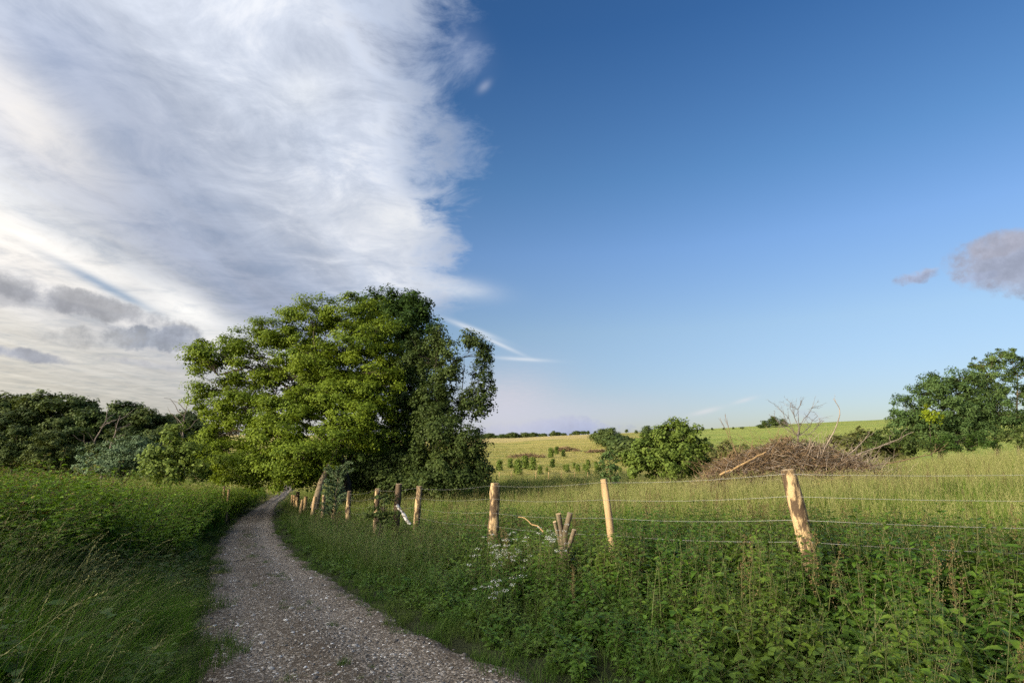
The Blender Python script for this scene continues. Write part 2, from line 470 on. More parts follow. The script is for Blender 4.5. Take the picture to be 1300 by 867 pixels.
# ------------------------------------------------------------------ ground and track
def build_ground():
    rad = np.concatenate([[0.0], np.geomspace(.6, 60, 150), np.geomspace(61.5, 3000, 110)])
    A = 420
    ang = np.linspace(0, 2 * math.pi, A, endpoint=False)
    rr, aa = np.meshgrid(rad[1:], ang, indexing="ij")
    x = rr * np.cos(aa); y = rr * np.sin(aa)
    z = g(x, y)
    u, v = uv(x, y)
    on = (u > U0) & (u < U1) & (v > vL(u) + .05) & (v < vR(u) - .05)
    z = z - .06 * on
    V = np.concatenate([[[0, 0, float(g(0, 0)) - .06]], np.stack([x, y, z], -1).reshape(-1, 3)])
    mb = MB()
    K = len(rad) - 1
    i = np.arange(K - 1)[:, None] * A + 1; j = np.arange(A)[None]; j2 = (j + 1) % A
    f = np.stack([i + j, i + A + j, i + A + j2, i + j2], -1).reshape(-1, 4)
    mb.add(V, f)
    jj = np.arange(A)
    mb.f[3].append(np.stack([np.zeros(A, int), jj + 1, (jj + 1) % A + 1], 1)); mb.m[3].append(np.zeros(A, int)); mb.r[3].append(np.zeros(A)); mb.t[3].append(np.zeros(A))
    o = link("ground", mb.mesh("ground", [M["ground"]], True))
    tag(o, "rolling meadow ground under the grass and fields", "ground", kind="structure")
build_ground()

def path_z(u, v, w):
    """surface of the track: two worn wheel ruts and a slightly raised middle"""
    x, y = xy(u, v)
    z = g(x, y)
    rut = .55 * np.exp(-((w - .26) / .11) ** 2) + np.exp(-((w - .70) / .13) ** 2)
    e = np.minimum(w, 1 - w)
    return z + .02 - .03 * rut + .03 * np.exp(-((w - .5) / .14) ** 2) - .10 * (1 - sst(-.02, .1, e)) + .012 * np.sin(x * 5 + 2 * np.sin(y * 3)) * np.sin(y * 4.3), rut

def build_path():
    us = np.concatenate([np.arange(U0, 12, .12), np.arange(12, 40, .3), np.arange(40, U1, .8)])
    W = np.linspace(-.08, 1.08, 36)
    uu, ww = np.meshgrid(us, W, indexing="ij")
    l, r = vL(uu), vR(uu)
    nz = .10 * np.sin(uu * 1.7) + .09 * np.sin(uu * 4.1 + 1) + .07 * np.sin(uu * 9.3 + 2)
    vv = l + (r - l) * ww + nz * (ww - .5)
    x, y = xy(uu, vv)
    z, rut = path_z(uu, vv, ww)
    mb = MB()
    n = len(W)
    i = np.arange(len(us) - 1)[:, None] * n; j = np.arange(n - 1)[None]
    f = np.stack([i + j, i + j + 1, i + n + j + 1, i + n + j], -1).reshape(-1, 4)
    mb.add(np.stack([x, y, z], -1).reshape(-1, 3), f)
    me = mb.mesh("path", [M["path"]], True)
    a = me.attributes.new("wear", "FLOAT", "POINT"); a.data.foreach_set("value", rut.astype(np.float32).ravel())
    tag(link("path", me), "grey stony farm track curving downhill past the big trees", "path", kind="structure")
build_path()

# ------------------------------------------------------------------ growth prototypes
def grass_clump(seed, n, h, spread, lean, width, segs=4, heads=0.0, mats=None, bias=None, head_len=.16, stemw=.0028, droop=.25, strawhead=True, spik=11, spl=.016):
    global RNG
    keep = RNG; RNG = np.random.default_rng(seed)
    mb = MB()
    r = np.sqrt(RNG.random(n)) * spread; a = RNG.random(n) * 6.283
    base = np.stack([r * np.cos(a), r * np.sin(a), np.full(n, -.04)], 1)
    az = RNG.random(n) * 6.283
    if bias is not None: az = bias + RNG.normal(0, .45, n)
    hh = h * RNG.uniform(.45, 1.0, n)
    ln = np.abs(RNG.normal(lean, lean * .4, n))
    blades(mb, base, hh, ln, az, width * RNG.uniform(.6, 1.2, n), segs, droop, 0)
    k = int(n * heads)
    if k:
        r = np.sqrt(RNG.random(k)) * spread; a = RNG.random(k) * 6.283
        base = np.stack([r * np.cos(a), r * np.sin(a), np.full(k, -.04)], 1)
        az = RNG.random(k) * 6.283
        if bias is not None: az = bias + RNG.normal(0, .35, k)
        hh = h * RNG.uniform(.95, 1.3, k)
        ln = np.abs(RNG.normal(lean * .75, lean * .3, k))
        p = blades(mb, base, hh, ln, az, stemw, 6, droop, 1 if strawhead else 0, straw_tip=.6)
        for q in range(k):
            tip = p[q, -1]; pre = p[q, -2]
            L = head_len * RNG.uniform(.7, 1.2)
            ax = nrm(tip - pre)
            t = np.linspace(0, 1, spik)
            c = tip - ax * L * .35 + ax[None] * (t * L)[:, None] + np.array([0, 0, -1]) * (t ** 2 * L * .25)[:, None]
            d = ax[None] * 1.0 + RNG.normal(0, .55, (spik, 3)) * np.array([1, 1, .8])
            leaves4(mb, c, d, RNG.normal(0, 1, (spik, 3)), spl * (1.3 - t * .6), spl * .3, .1, 1)
    me = mb.mesh("grass_clump", mats)
    RNG = keep
    return me

def nettle(seed, h=.75, pairs=9, leafL=.10, flower=True, mats=None, lean=.12, fl=.5):
    global RNG
    keep = RNG; RNG = np.random.default_rng(seed)
    mb = MB()
    for st in range(3):
        a = RNG.random() * 6.283; r = .03 + .10 * RNG.random()
        b0 = np.array([math.cos(a) * r, math.sin(a) * r, -.05]); la = RNG.random() * 6.283; ll = lean * RNG.random()
        H = h * RNG.uniform(.7, 1.05)
        t = np.linspace(0, 1, 6)[:, None]
        pts = b0 + np.array([math.cos(la), math.sin(la), 0]) * (t ** 1.6) * ll * H * 2 + np.array([0, 0, 1]) * t * H
        tube(mb, pts, np.linspace(.0045, .002, 6), 4, 1, RNG.random())
        tt = np.linspace(.22, .98, pairs) + RNG.normal(0, .012, pairs)
        C = b0 + np.array([math.cos(la), math.sin(la), 0]) * (tt ** 1.6)[:, None] * ll * H * 2 + np.array([0, 0, 1]) * (tt * H)[:, None]
        ph = RNG.random() * 3 + np.arange(pairs) * 1.57
        size = leafL * np.interp(tt, [.2, .5, .8, 1], [.85, 1.15, .8, .35])
        for s in (0, math.pi):
            an = ph + s + RNG.normal(0, .2, pairs)
            elev = np.interp(tt, [.2, .7, 1], [-.15, .1, .8]) + RNG.normal(0, .15, pairs)
            d = np.stack([np.cos(an), np.sin(an), elev], 1)
            nn = np.stack([-np.cos(an) * elev, -np.sin(an) * elev, np.ones(pairs)], 1) + RNG.normal(0, .18, (pairs, 3))
            st_c = C + nrm(d) * .015
            leaves12(mb, st_c, d, nn, size * RNG.uniform(.85, 1.15, pairs), size * .58, .35, .14, 0)
        if flower and RNG.random() < fl:
            k = pairs * 7
            ti = RNG.uniform(.5, .97, k)
            c = b0 + np.array([math.cos(la), math.sin(la), 0]) * (ti ** 1.6)[:, None] * ll * H * 2 + np.array([0, 0, 1]) * (ti * H)[:, None]
            an = RNG.random(k) * 6.283
            d = np.stack([np.cos(an), np.sin(an), RNG.uniform(-.9, .3, k)], 1)
            q = RNG.uniform(.01, .06, k)[:, None] * (1.3 - ti[:, None])* 1.6
            leaves4(mb, c + d * q, d, RNG.normal(0, 1, (k, 3)), .012, .006, .2, 2)
    me = mb.mesh("nettle", mats)
    RNG = keep
    return me

def leafy_shoot(seed, h, nst, leafL, mats, red=.0, arch=.35, density=16, trip=True, wid=.62, spread=.22):
    """several arching shoots clothed in leaves: bramble, hedge regrowth, tall weeds"""
    global RNG
    keep = RNG; RNG = np.random.default_rng(seed)
    mb = MB()
    for s in range(nst):
        a = RNG.random() * 6.283; r = spread * math.sqrt(RNG.random())
        b0 = np.array([math.cos(a) * r, math.sin(a) * r, -.05]); la = RNG.random() * 6.283; ll = arch * RNG.uniform(.2, 1.3)
        H = h * RNG.uniform(.6, 1.05); dv = np.array([math.cos(la), math.sin(la), 0])
        def at(t):
            t = np.asarray(t)[:, None]
            return b0 + dv * (t ** 1.7) * ll * H + np.array([0, 0, 1]) * (t - .28 * min(1, ll) * t ** 2.5) * H
        tube(mb, at(np.linspace(0, 1, 7)), np.linspace(.007, .002, 7), 4, 1, RNG.random())
        tt = np.sort(RNG.uniform(.12, 1, density)); C = at(tt)
        an = np.arange(density) * 2.4 + RNG.random() * 6
        el = RNG.normal(.15, .3, density)
        d = np.stack([np.cos(an), np.sin(an), el], 1)
        sz = leafL * np.interp(tt, [0, .75, 1], [1.1, 1, .5])
        for k in ((-.75, 0, .75) if trip else (0,)):
            ca, sa = math.cos(k), math.sin(k)
            dd = np.stack([d[:, 0] * ca - d[:, 1] * sa, d[:, 0] * sa + d[:, 1] * ca, d[:, 2]], 1)
            nn = np.stack([-dd[:, 0] * el, -dd[:, 1] * el, np.ones(density)], 1) + RNG.normal(0, .25, (density, 3))
            mt = np.where((tt > .9) & (RNG.random(density) < red), 2, 0)
            for m_ in (0, 2):
                q = mt == m_
                if q.any():
                    leaves12(mb, C[q] + nrm(d[q]) * leafL * .45, dd[q], nn[q], sz[q] * RNG.uniform(.8, 1.15, q.sum()), sz[q] * wid, .25, .12, m_)
    me = mb.mesh("leafy_shoot", mats)
    RNG = keep
    return me

def cover(n, u0, u1, v0, v1, keep_fn, dens_ref=None):
    u = RNG.uniform(u0, u1, n); v = RNG.uniform(v0, v1, n)
    x, y = xy(u, v)
    d = np.hypot(x, y)
    ok = (y > -1.5) & (np.abs(x) < 1.25 * np.maximum(y, 0) + 4.5) & (d > 1.5) & keep_fn(u, v, d)
    if dens_ref is not None:
        ok &= RNG.random(n) < np.minimum(1, (dens_ref / np.maximum(d, .1)) ** 1.3)
    u, v, x, y, d = u[ok], v[ok], x[ok], y[ok], d[ok]
    return u, v, np.stack([x, y, g(x, y)], 1), d

def vnoise(x, y, s, seed=0):
    r = np.random.default_rng(seed); acc = np.zeros_like(x)
    for i in range(5):
        a = r.random() * 6.283; f = s * r.uniform(.6, 1.8); acc = acc + np.sin((x * math.cos(a) + y * math.sin(a)) * f + r.random() * 6.283)
    return acc / 5

M["short_grass"] = leaf_mat("short_grass_blade", (.036, .092, .010), (.080, .155, .018), .4, tipc=(.12, .16, .035), var=.5, patch=((.10, .13, .03), 1.1, .6))
GM = [M["grass"], M["seed"]]
SM = [M["short_grass"], M["seed"]]
WIND = -0.05         # the long verge grass bends to the right
short = [grass_clump(100 + i, 46, .26, .16, .5, .006, 3, 0, SM) for i in range(4)]
medium = [grass_clump(110 + i, 50, .55, .17, .45, .0062, 4, .10, SM) for i in range(4)]
tall = [grass_clump(120 + i, 48, 1.08, .16, .55, .0078, 6, .13, GM, bias=WIND, droop=.4, head_len=.16, spik=16, spl=.016, stemw=.0034) for i in range(6)]
FM = [M["grass_field"], M["straw"]]
fieldg = [grass_clump(130 + i, 52, .66 if i < 3 else .74, .22, .28, .0085, 4, .08 if i < 3 else .36, FM, droop=.3, head_len=.12, stemw=.0045, spik=10, spl=.020) for i in range(6)]
HM = [leaf_mat("hill_grass_blade", (.15, .175, .035), (.25, .245, .06), .35, tipc=(.30, .255, .09), var=.5), M["straw"]]
ripe_hill = [grass_clump(145 + i, 60, .62, .6, .3, .022, 3, .3, HM, droop=.3, head_len=.2, stemw=.012, spik=7, spl=.045) for i in range(4)]
coarse = [grass_clump(140 + i, 60, .62, .6, .3, .022, 3, .22, FM, droop=.3, head_len=.2, stemw=.012, spik=7, spl=.045) for i in range(4)]
NM = [M["nettle"], M["stem"], M["nflower"]]
nettles = [nettle(150 + i, .80, 9, .112, True, NM, fl=.55) for i in range(8)]
weeds = [leafy_shoot(160 + i, .5, 5, .105, [M["nettle"], M["stem"], M["redtip"]], 0, .5, 14, False, .7, .15) for i in range(5)]
brambles = [leafy_shoot(170 + i, 1.75, 7, .10, [M["bramble"], M["stem"], M["redtip"]], .4, .5, 30, True, .62, .4) for i in range(6)]

# left verge: long grass
u, v, p, d = cover(11000, -6, 48, -6, 2, lambda u, v, d: (v < vL(u) - .02) & (v > vL(u) - np.interp(u, [5, 9, 13, 20], [2.9, 1.9, 1.1, .8]) + .3 * vnoise(u, v, 1.6, 71)), 10)
e = vL(u) - v
keepd = (d > 2.4) & ((vnoise(p[:, 0], p[:, 1], 1.5, 65) > -.12) | (RNG.random(len(u)) < .3))
u, v, p, d, e = u[keepd], v[keepd], p[keepd], d[keepd], e[keepd]
sc = .8 * (.4 + .55 * sst(-.1, 1.0, e)) * RNG.uniform(.75, 1.2, len(u)) * np.interp(u, [7, 14], [1.08, .72])
sc *= np.where(u > 26, .8, 1) * (1 + .35 * np.clip(vnoise(p[:, 0], p[:, 1], 2.1, 44), -.6, 1))
scatter("verge_grass", tall, p, RNG.normal(0, .55, len(u)), sc, "long seeding grass bending over the left edge of the track")
u, v, p, d = cover(9000, -6, 60, -3, 2.5, lambda u, v, d: (v < vL(u) + .25 + .28 * vnoise(u, v, 3, 3)) & (v > vL(u) - 1.2), 8)
scatter("edge_grass", short, p, RNG.random(len(u)) * 6.283, RNG.uniform(.5, 1.2, len(u)), "short dark grass at the foot of the left verge")
# left hedge of brambles
def hedge_h(u):
    return np.interp(u, [-10, 5, 9, 14, 20, 26, 32, 40, 50, 70], [.62, .75, 1.0, 1.05, 1.12, 1.22, 1.25, 1.2, .95, .65])
u, v, p, d = cover(13000, -9, 70, -13, 4, lambda u, v, d: (v < vL(u) - np.interp(u, [-9, 5, 9, 13, 20, 32, 70], [2.4, 2.2, 1.7, 1.0, .7, .4, .2]) + .4 * vnoise(u, v, 1.1, 5)) & (v > vL(u) - np.interp(u, [-9, 20, 34, 70], [9, 8, 4.5, 2.4])), 16)
sc = hedge_h(u) * RNG.uniform(.72, 1.1, len(u)) * (1 + .3 * vnoise(u, v, 1.0, 8) + .15 * vnoise(u, v, 2.6, 18))
sw = np.clip(sc, .75, 1.0); sc3 = np.stack([sw, sw, sc], 1)
scatter("bramble_thicket", brambles, p, RNG.random(len(u)) * 6.283, sc3, "tangled bramble and weed thicket along the left side of the track")

u, v, p, d = cover(3600, -5, 50, -6, 3, lambda u, v, d: (v < vL(u) + .05) & (v > vL(u) - 3.2) & (d > 2.2) & (vnoise(u, v, 1.3, 61) > -.08), 12)
scatter("verge_weeds", weeds, p, RNG.random(len(u)) * 6.283, RNG.uniform(.7, 1.6, len(u)) * np.interp(vL(u) - v, [.0, 1.2], [.45, 1.3]), "leafy weeds growing among the long grass left of the track")
u, v, p, d = cover(2600, -5, 40, -8, 2, lambda u, v, d: (v < vL(u) - .9) & (v > vL(u) - 5) & (d > 3.4) & (vnoise(u, v, .9, 63) > -.15), 12)
scatter("verge_nettles", nettles, p, RNG.random(len(u)) * 6.283, RNG.uniform(.8, 1.25, len(u)), "clumps of tall nettles in the long grass left of the track")
# right verge
u, v, p, d = cover(12000, -4, 75, 0, 8, lambda u, v, d: (v > vR(u) - .22 - .3 * vnoise(u, v, 3, 9)) & (v < vR(u) + 1.8), 9)
scatter("bank_grass", short, p, RNG.random(len(u)) * 6.283, RNG.uniform(.5, 1.3, len(u)) * (.7 + .5 * sst(0, .8, v - vR(u))), "short green grass edging the right side of the track")
u, v, p, d = cover(12000, -4, 78, 1, 8, lambda u, v, d: (v > vR(u) + .45) & (v < 7.2) & ((u > 10 + 3 * vnoise(u, v, .9, 2)) | (RNG.random(len(u)) < .10)) & (RNG.random(len(u)) < np.interp(u, [8, 16, 24], [.6, .8, 1])), 14)
scatter("bank_meadow_grass", medium, p, RNG.random(len(u)) * 6.283, RNG.uniform(.6, 1.25, len(u)), "knee high meadow grass on the bank between track and wire fence")
def nettle_zone(u, v, d):
    return (v > vR(u) + .65 + .5 * vnoise(u, v, 1.5, 4)) & (v < np.interp(u, [-6, 0, 6, 10, 25], [13, 12, 9.2, 7.6, 6.2]) + .6 * vnoise(u, v, .8, 6)) & (RNG.random(len(u)) < np.interp(u, [9, 14, 20, 32], [1, .8, .6, .3]))
u, v, p, d = cover(9000, -6, 34, 1, 14, nettle_zone, 9)
sc = np.interp(v - vR(u), [.8, 2.2, 3.6], [.55, .98, 1.16]) * RNG.uniform(.75, 1.15, len(u)) * (1 + .18 * vnoise(u, v, 1.7, 12))
scatter("nettle_bed", nettles, p, RNG.random(len(u)) * 6.283, sc, "dense bed of dark flowering nettles on the bank below the fence", tilt=RNG.normal(0, .08, (len(u), 2)))
u, v, p, d = cover(7000, -5, 50, 1, 9, lambda u, v, d: (v > vR(u) + .08 + .25 * vnoise(u, v, 2.4, 55)) & (v < 6.0), 11)
scatter("bank_weeds", weeds, p, RNG.random(len(u)) * 6.283, RNG.uniform(.55, 1.25, len(u)) * np.interp(v - vR(u), [.2, 1.5], [.5, 1]), "broad leaved weeds mixed through the bank beside the track")

def dock(seed):
    global RNG
    keep = RNG; RNG = np.random.default_rng(seed); mb = MB()
    for q in range(2):
        b = np.array([RNG.normal(0, .05), RNG.normal(0, .05), -.05]); H = RNG.uniform(.75, 1.05); e = b + np.array([RNG.normal(0, .08), RNG.normal(0, .08), H])
        tube(mb, limb_pts(b, e, 0, 6, .01), np.linspace(.006, .002, 6), 4, 0)
        for br in range(7):
            t0 = .45 + .08 * br; o = b + (e - b) * t0; a = RNG.random() * 6.283; L = .22 * (1.25 - t0); f = o + np.array([math.cos(a) * L * .35, math.sin(a) * L * .35, L])
            k = 26; tt = RNG.random(k)[:, None]; c = o + (f - o) * tt + RNG.normal(0, .009, (k, 3))
            leaves4(mb, c, RNG.normal(0, 1, (k, 3)), RNG.normal(0, 1, (k, 3)), .016, .010, .2, 1)
        k = 5; an = RNG.random(k) * 6.283; t = RNG.uniform(.05, .4, k)[:, None]; d = np.stack([np.cos(an), np.sin(an), np.full(k, .5)], 1)
        leaves12(mb, b + (e - b) * t, d, np.array([[0, 0, 1.0]]) + RNG.normal(0, .2, (k, 3)), .24, .075, .4, .1, 2)
    me = mb.mesh("dock", [M["stem"], M["dockseed"], M["nettle"]]); RNG = keep
    return me
M["dockseed"] = leaf_mat("dock_seed", (.085, .062, .026), (.17, .125, .055), .2, var=.5)
docks = [dock(300 + i) for i in range(4)]
u, v, p, d = cover(330, -4, 40, 1.5, 11, lambda u, v, d: (v > vR(u) + 1.2) & (vnoise(u, v, .9, 91) > -.1) & (d > 3.2), 16)
scatter("dock_stalks", docks, p, RNG.random(len(u)) * 6.283, RNG.uniform(.7, 1.12, len(u)), "brown seeding dock stalks rising out of the bank and nettles", tilt=RNG.normal(0, .08, (len(u), 2)))
# field beyond the fence
def field_zone(u, v, d):
    return v > np.interp(u, [-6, 0, 6, 10, 25, 60], [9.5, 9, 7.6, 6.5, 6.0, 6.6])
u, v, p, d = cover(90000, -14, 60, 6, 70, lambda u, v, d: field_zone(u, v, d) & (d < 62), 9)
ripe = np.clip(sst(7.5, 19, v) * .8 + .5 * vnoise(p[:, 0], p[:, 1], .35, 77), 0.05, .9)
fi = np.where(RNG.random(len(u)) < ripe, RNG.integers(3, 6, len(u)), RNG.integers(0, 3, len(u)))
sc = RNG.uniform(.6, 1.2, len(u)) * (1 + .3 * vnoise(p[:, 0], p[:, 1], .5, 21) + .2 * vnoise(p[:, 0], p[:, 1], 2.2, 22)) * np.interp(d, [0, 20, 60], [1, 1.05, 1.25])
scatter("meadow_grass", fieldg, p, RNG.random(len(u)) * 6.283, sc, "tall ripening grass in the field behind the wire fence", idx=fi)
u, v, p, d = cover(2600, -10, 50, 8, 45, lambda u, v, d: (d < 45) & (vnoise(u, v, .5, 95) > .1), 20)
scatter("meadow_docks", docks, p, RNG.random(len(u)) * 6.283, RNG.uniform(.75, 1.15, len(u)), "brown dock stalks standing in the ripening meadow grass")
x = RNG.uniform(-60, 260, 26000); y = RNG.uniform(50, 300, 26000)
ok = (np.abs(x) < 1.0 * y) & (RNG.random(len(x)) < np.minimum(1, (75 / y) ** 1.2)) & (x > -.12 * y - 8)
x, y = x[ok], y[ok]
hi = np.where((x < .22 * y + 6 * vnoise(x, y, .1, 3)) & (y > 105 + 25 * vnoise(x, y, .05, 4)), 4, 0) + RNG.integers(0, 4, len(x))
scatter("hill_grass", coarse + ripe_hill, np.stack([x, y, g(x, y)], 1), RNG.random(len(x)) * 6.283, RNG.uniform(.6, 1.1, len(x)) * np.interp(y, [50, 300], [.8, 1.3]), "rough pale grass on the slope across the valley", idx=hi)
x = RNG.uniform(-170, -20, 9000); y = RNG.uniform(25, 120, 9000)
uu, vv = uv(x, y)
ok = (vv < vL(uu) - 8) & (np.abs(x) < 1.15 * y + 5)
x, y = x[ok], y[ok]
scatter("pasture_grass", coarse, np.stack([x, y, g(x, y)], 1), RNG.random(len(x)) * 6.283, RNG.uniform(.5, .9, len(x)), "pale grass of the pasture in front of the left wood")

# loose stones on the track
def stone(seed):
    r = np.random.default_rng(seed)
    ph = (1 + 5 ** .5) / 2
    v = np.array([[-1, ph, 0], [1, ph, 0], [-1, -ph, 0], [1, -ph, 0], [0, -1, ph], [0, 1, ph], [0, -1, -ph], [0, 1, -ph], [ph, 0, -1], [ph, 0, 1], [-ph, 0, -1], [-ph, 0, 1]])
    f = np.array([[0, 11, 5], [0, 5, 1], [0, 1, 7], [0, 7, 10], [0, 10, 11], [1, 5, 9], [5, 11, 4], [11, 10, 2], [10, 7, 6], [7, 1, 8], [3, 9, 4], [3, 4, 2], [3, 2, 6], [3, 6, 8], [3, 8, 9], [4, 9, 5], [2, 4, 11], [6, 2, 10], [8, 6, 7], [9, 8, 1]])
    v = nrm(v) * r.uniform(.65, 1.2, (12, 1)) * np.array([1.2, .9, .55])
    mb = MB(); mb.add(v, f); return mb.mesh("stone", [M["stone"]])
stones = [stone(i) for i in range(6)]
n = 26000
u = U0 + 13 + 34 * RNG.random(n) ** 1.6; w = np.clip(RNG.normal(.5, .3, n), -.02, 1.03)
vv = vL(u) + (vR(u) - vL(u)) * w
x, y = xy(u, vv); z, rut = path_z(u, vv, w)
ok = (y > 2) & (RNG.random(n) < .35 + .5 * rut)
s = np.exp(RNG.normal(math.log(.009), .5, n)); s = np.clip(s, .004, .036)
scatter("gravel", stones, np.stack([x, y, z + s * .1], 1)[ok], RNG.random(n)[ok] * 6.283, s[ok], "loose pale stones scattered over the track")
n = 1100
u = RNG.uniform(1, 30, n); w = np.clip(RNG.normal(.48, .1, n), .3, .65); w = np.where(RNG.random(n) < .65, RNG.choice([0, 1], n) + RNG.choice([1], n) * 0, w); w = np.where(w < .01, RNG.uniform(-.02, .12, n), np.where(w > .99, RNG.uniform(.84, 1.02, n), w)); vv = vL(u) + (vR(u) - vL(u)) * w
x, y = xy(u, vv); z, _ = path_z(u, vv, w)
ok = (vnoise(x, y, 2.2, 31) > .05)
scatter("track_tufts", short, np.stack([x, y, z], 1)[ok], RNG.random(n)[ok] * 6.283, RNG.uniform(.12, .4, n)[ok], "little green tufts growing through the stones of the track")

# ------------------------------------------------------------------ trees
def crown_mesh(lobes, per_m2, clump_r, leaf, nleaf, mats, matidx=0, shell=.30, flat=.6, up=.55, jitter=.0):
    """leaf clumps spread through the volume of each lobe, denser towards its outside"""
    mb = MB(); anchors = []
    for (cx, cy, cz, rx, ry, rz) in lobes:
        area = 4 * math.pi * ((rx * ry) ** 1.6 / 3 + (rx * rz) ** 1.6 / 3 + (ry * rz) ** 1.6 / 3) ** (1 / 1.6)
        k = max(5, int(area * per_m2))
        dirs = nrm(RNG.normal(0, 1, (k, 3)))
        rad = RNG.random(k) ** shell
        off = dirs * rad[:, None] * np.array([rx, ry, rz])
        off += RNG.normal(0, clump_r * .3, off.shape)
        cc = np.array([cx, cy, cz]) + off
        anchors.append(cc)
        crad = clump_r * RNG.uniform(.6, 1.35, k)
        ci = np.repeat(np.arange(k), nleaf)
        n_ = len(ci)
        dd = nrm(RNG.normal(0, 1, (n_, 3)))
        dd[:, 2] = np.where((dd[:, 2] < -.2) & (RNG.random(n_) < .5), -dd[:, 2] * .6, dd[:, 2])
        rr = RNG.random(n_) ** .5
        pos = cc[ci] + dd * (rr * crad[ci])[:, None] * np.array([1, 1, flat])
        outw = nrm(off[ci] / np.array([rx, ry, rz]) + 1e-6)
        nn = nrm(np.array([0, 0, up]) + outw * .55 + dd * .5 + RNG.normal(0, .38, (n_, 3)))
        ld = nrm(np.cross(nn, RNG.normal(0, 1, (n_, 3)))) + outw * .3 - np.array([0, 0, .25])
        Ls = leaf * RNG.uniform(.65, 1.3, n_)
        cr = RNG.random(k)
        rnd = np.clip(.65 * cr[ci] + .35 * RNG.random(n_), 0, 1)
        leaves4(mb, pos, ld, nn, Ls, Ls * .78, .12, matidx, rnd)
    return mb.mesh("crown", mats), anchors

def make_tree(name, base, lobes, label, cat="tree", group=None, leafm="lime", leaf=.2, per_m2=.55, clump_r=.75, nleaf=60, trunk_r=.3, fork=.3, barkm="bark", shell=.3, flat=.85, lean=(0, 0), stems=1, twigs=True):
    base = np.asarray(base, float)
    L = np.array(lobes, float)
    rel = [(a - base[0], b - base[1], c - base[2], p, q, r) for a, b, c, p, q, r in lobes]
    root = empty(name, base, label, cat, group)
    cm, anch = crown_mesh(rel, per_m2, clump_r, leaf, nleaf, [M[leafm]], 0, shell, flat)
    link("crown", cm, root)
    mb = MB()
    rel = np.array(rel); top = rel[:, 2].max() + rel[np.argmax(rel[:, 2]), 5] * .3
    ctr = np.average(rel[:, :3], axis=0, weights=rel[:, 3] ** 2)
    for s in range(stems):
        off = np.array([0, 0, 0.0]) if stems == 1 else np.array([RNG.normal(0, trunk_r * 1.6), RNG.normal(0, trunk_r * 1.6), 0])
        H = top * .82
        k = 9
        t = np.linspace(0, 1, k)[:, None]
        end = np.array([ctr[0] * .8 + off[0] * 2 + lean[0], ctr[1] * .8 + off[1] * 2 + lean[1], H])
        tp = off * (1 + 2 * t) + end * np.array([1, 1, 0]) * t ** 1.6 + np.array([0, 0, 1]) * t * H
        tp[0, 2] -= .25
        tp[1:-1, :2] += RNG.normal(0, trunk_r * .25, (k - 2, 2))
        tr = trunk_r * (1 - t[:, 0] * .85) ; tr[0] *= 1.35
        tube(mb, tp, tr / math.sqrt(stems), 9, 0, .5, wob=.05)
        idx = range(len(rel)) if stems == 1 else range(s, len(rel), stems)
        for i in idx:
            c = rel[i, :3]
            hz = np.clip(c[2] - .45 * np.hypot(c[0] - end[0] * .5, c[1] - end[1] * .5) - .3, fork * H, H * .95)
            a = np.array([np.interp(hz, tp[:, 2], tp[:, q]) for q in range(3)])
            r0 = np.interp(hz, tp[:, 2], tr) * .55 / math.sqrt(stems)
            lp = limb_pts(a, c, .10, 7, .03)
            tube(mb, lp, np.linspace(r0, max(.02, r0 * .25), 7), 6, 0, .5)
            if twigs:
                an = anch[i]
                sel = RNG.permutation(len(an))[:min(len(an), 26)]
                for q in sel:
                    st = lp[RNG.integers(3, 7)]
                    tube(mb, limb_pts(st, an[q], .06, 4, .05), np.linspace(max(.012, r0 * .2), .006, 4), 4, 0, .5)
    link("trunk", mb.mesh("trunk", [M[barkm]], True), root)
    return root

def L_px(d, items, depth_ratio=.9):
    """lobes given as (photo x, photo y, half width, half height, depth offset in m)"""
    out = []
    for it in items:
        px, py, rx, ry = it[:4]; dd = it[4] if len(it) > 4 else 0
        c = P(px, py, d + dd); s = (d + dd) / F * 1.0
        out.append((c[0], c[1], c[2], rx * s, rx * s * depth_ratio, ry * s))
    return out
def on_ground(px, d, dz=0):
    x = P(px, 560, d)[0]
    return np.array([x, d, float(g(x, d)) + dz])

DM = 40.0
make_tree("maple_tree", on_ground(440, 40.5), L_px(DM, [
    (258, 458, 24, 20, -1), (290, 444, 42, 20, 0), (335, 424, 34, 16, 0), (395, 402, 42, 22, 0), (450, 400, 40, 22, 0), (372, 430, 40, 16, 1),
    (278, 498, 34, 26, -1), (330, 470, 40, 18, 0), (274, 545, 28, 34, -1), (310, 520, 44, 26, -2), (395, 452, 48, 22, -1), (455, 440, 44, 26, -1),
    (486, 424, 24, 26, -1), (420, 500, 48, 24, -2), (472, 485, 40, 28, -2), (496, 466, 22, 24, -1), (300, 582, 34, 26, -3), (352, 550, 44, 28, -4), (385, 582, 46, 26, -5),
    (425, 555, 40, 26, -4), (455, 532, 44, 24, -3), (375, 520, 44, 22, -3), (478, 556, 28, 14, -3), (345, 595, 38, 14, -5), (430, 470, 60, 36, 1), (380, 490, 60, 40, 2), (400, 600, 32, 16, -3), (275, 592, 26, 20, -2), (315, 604, 34, 10, -3), (370, 604, 30, 9, -5), (264, 570, 18, 26, -1)]),
    "broad bright green maple overhanging the track", leafm="maple", leaf=.142, per_m2=.92, clump_r=.72, nleaf=185, trunk_r=.42, fork=.22, flat=.66)
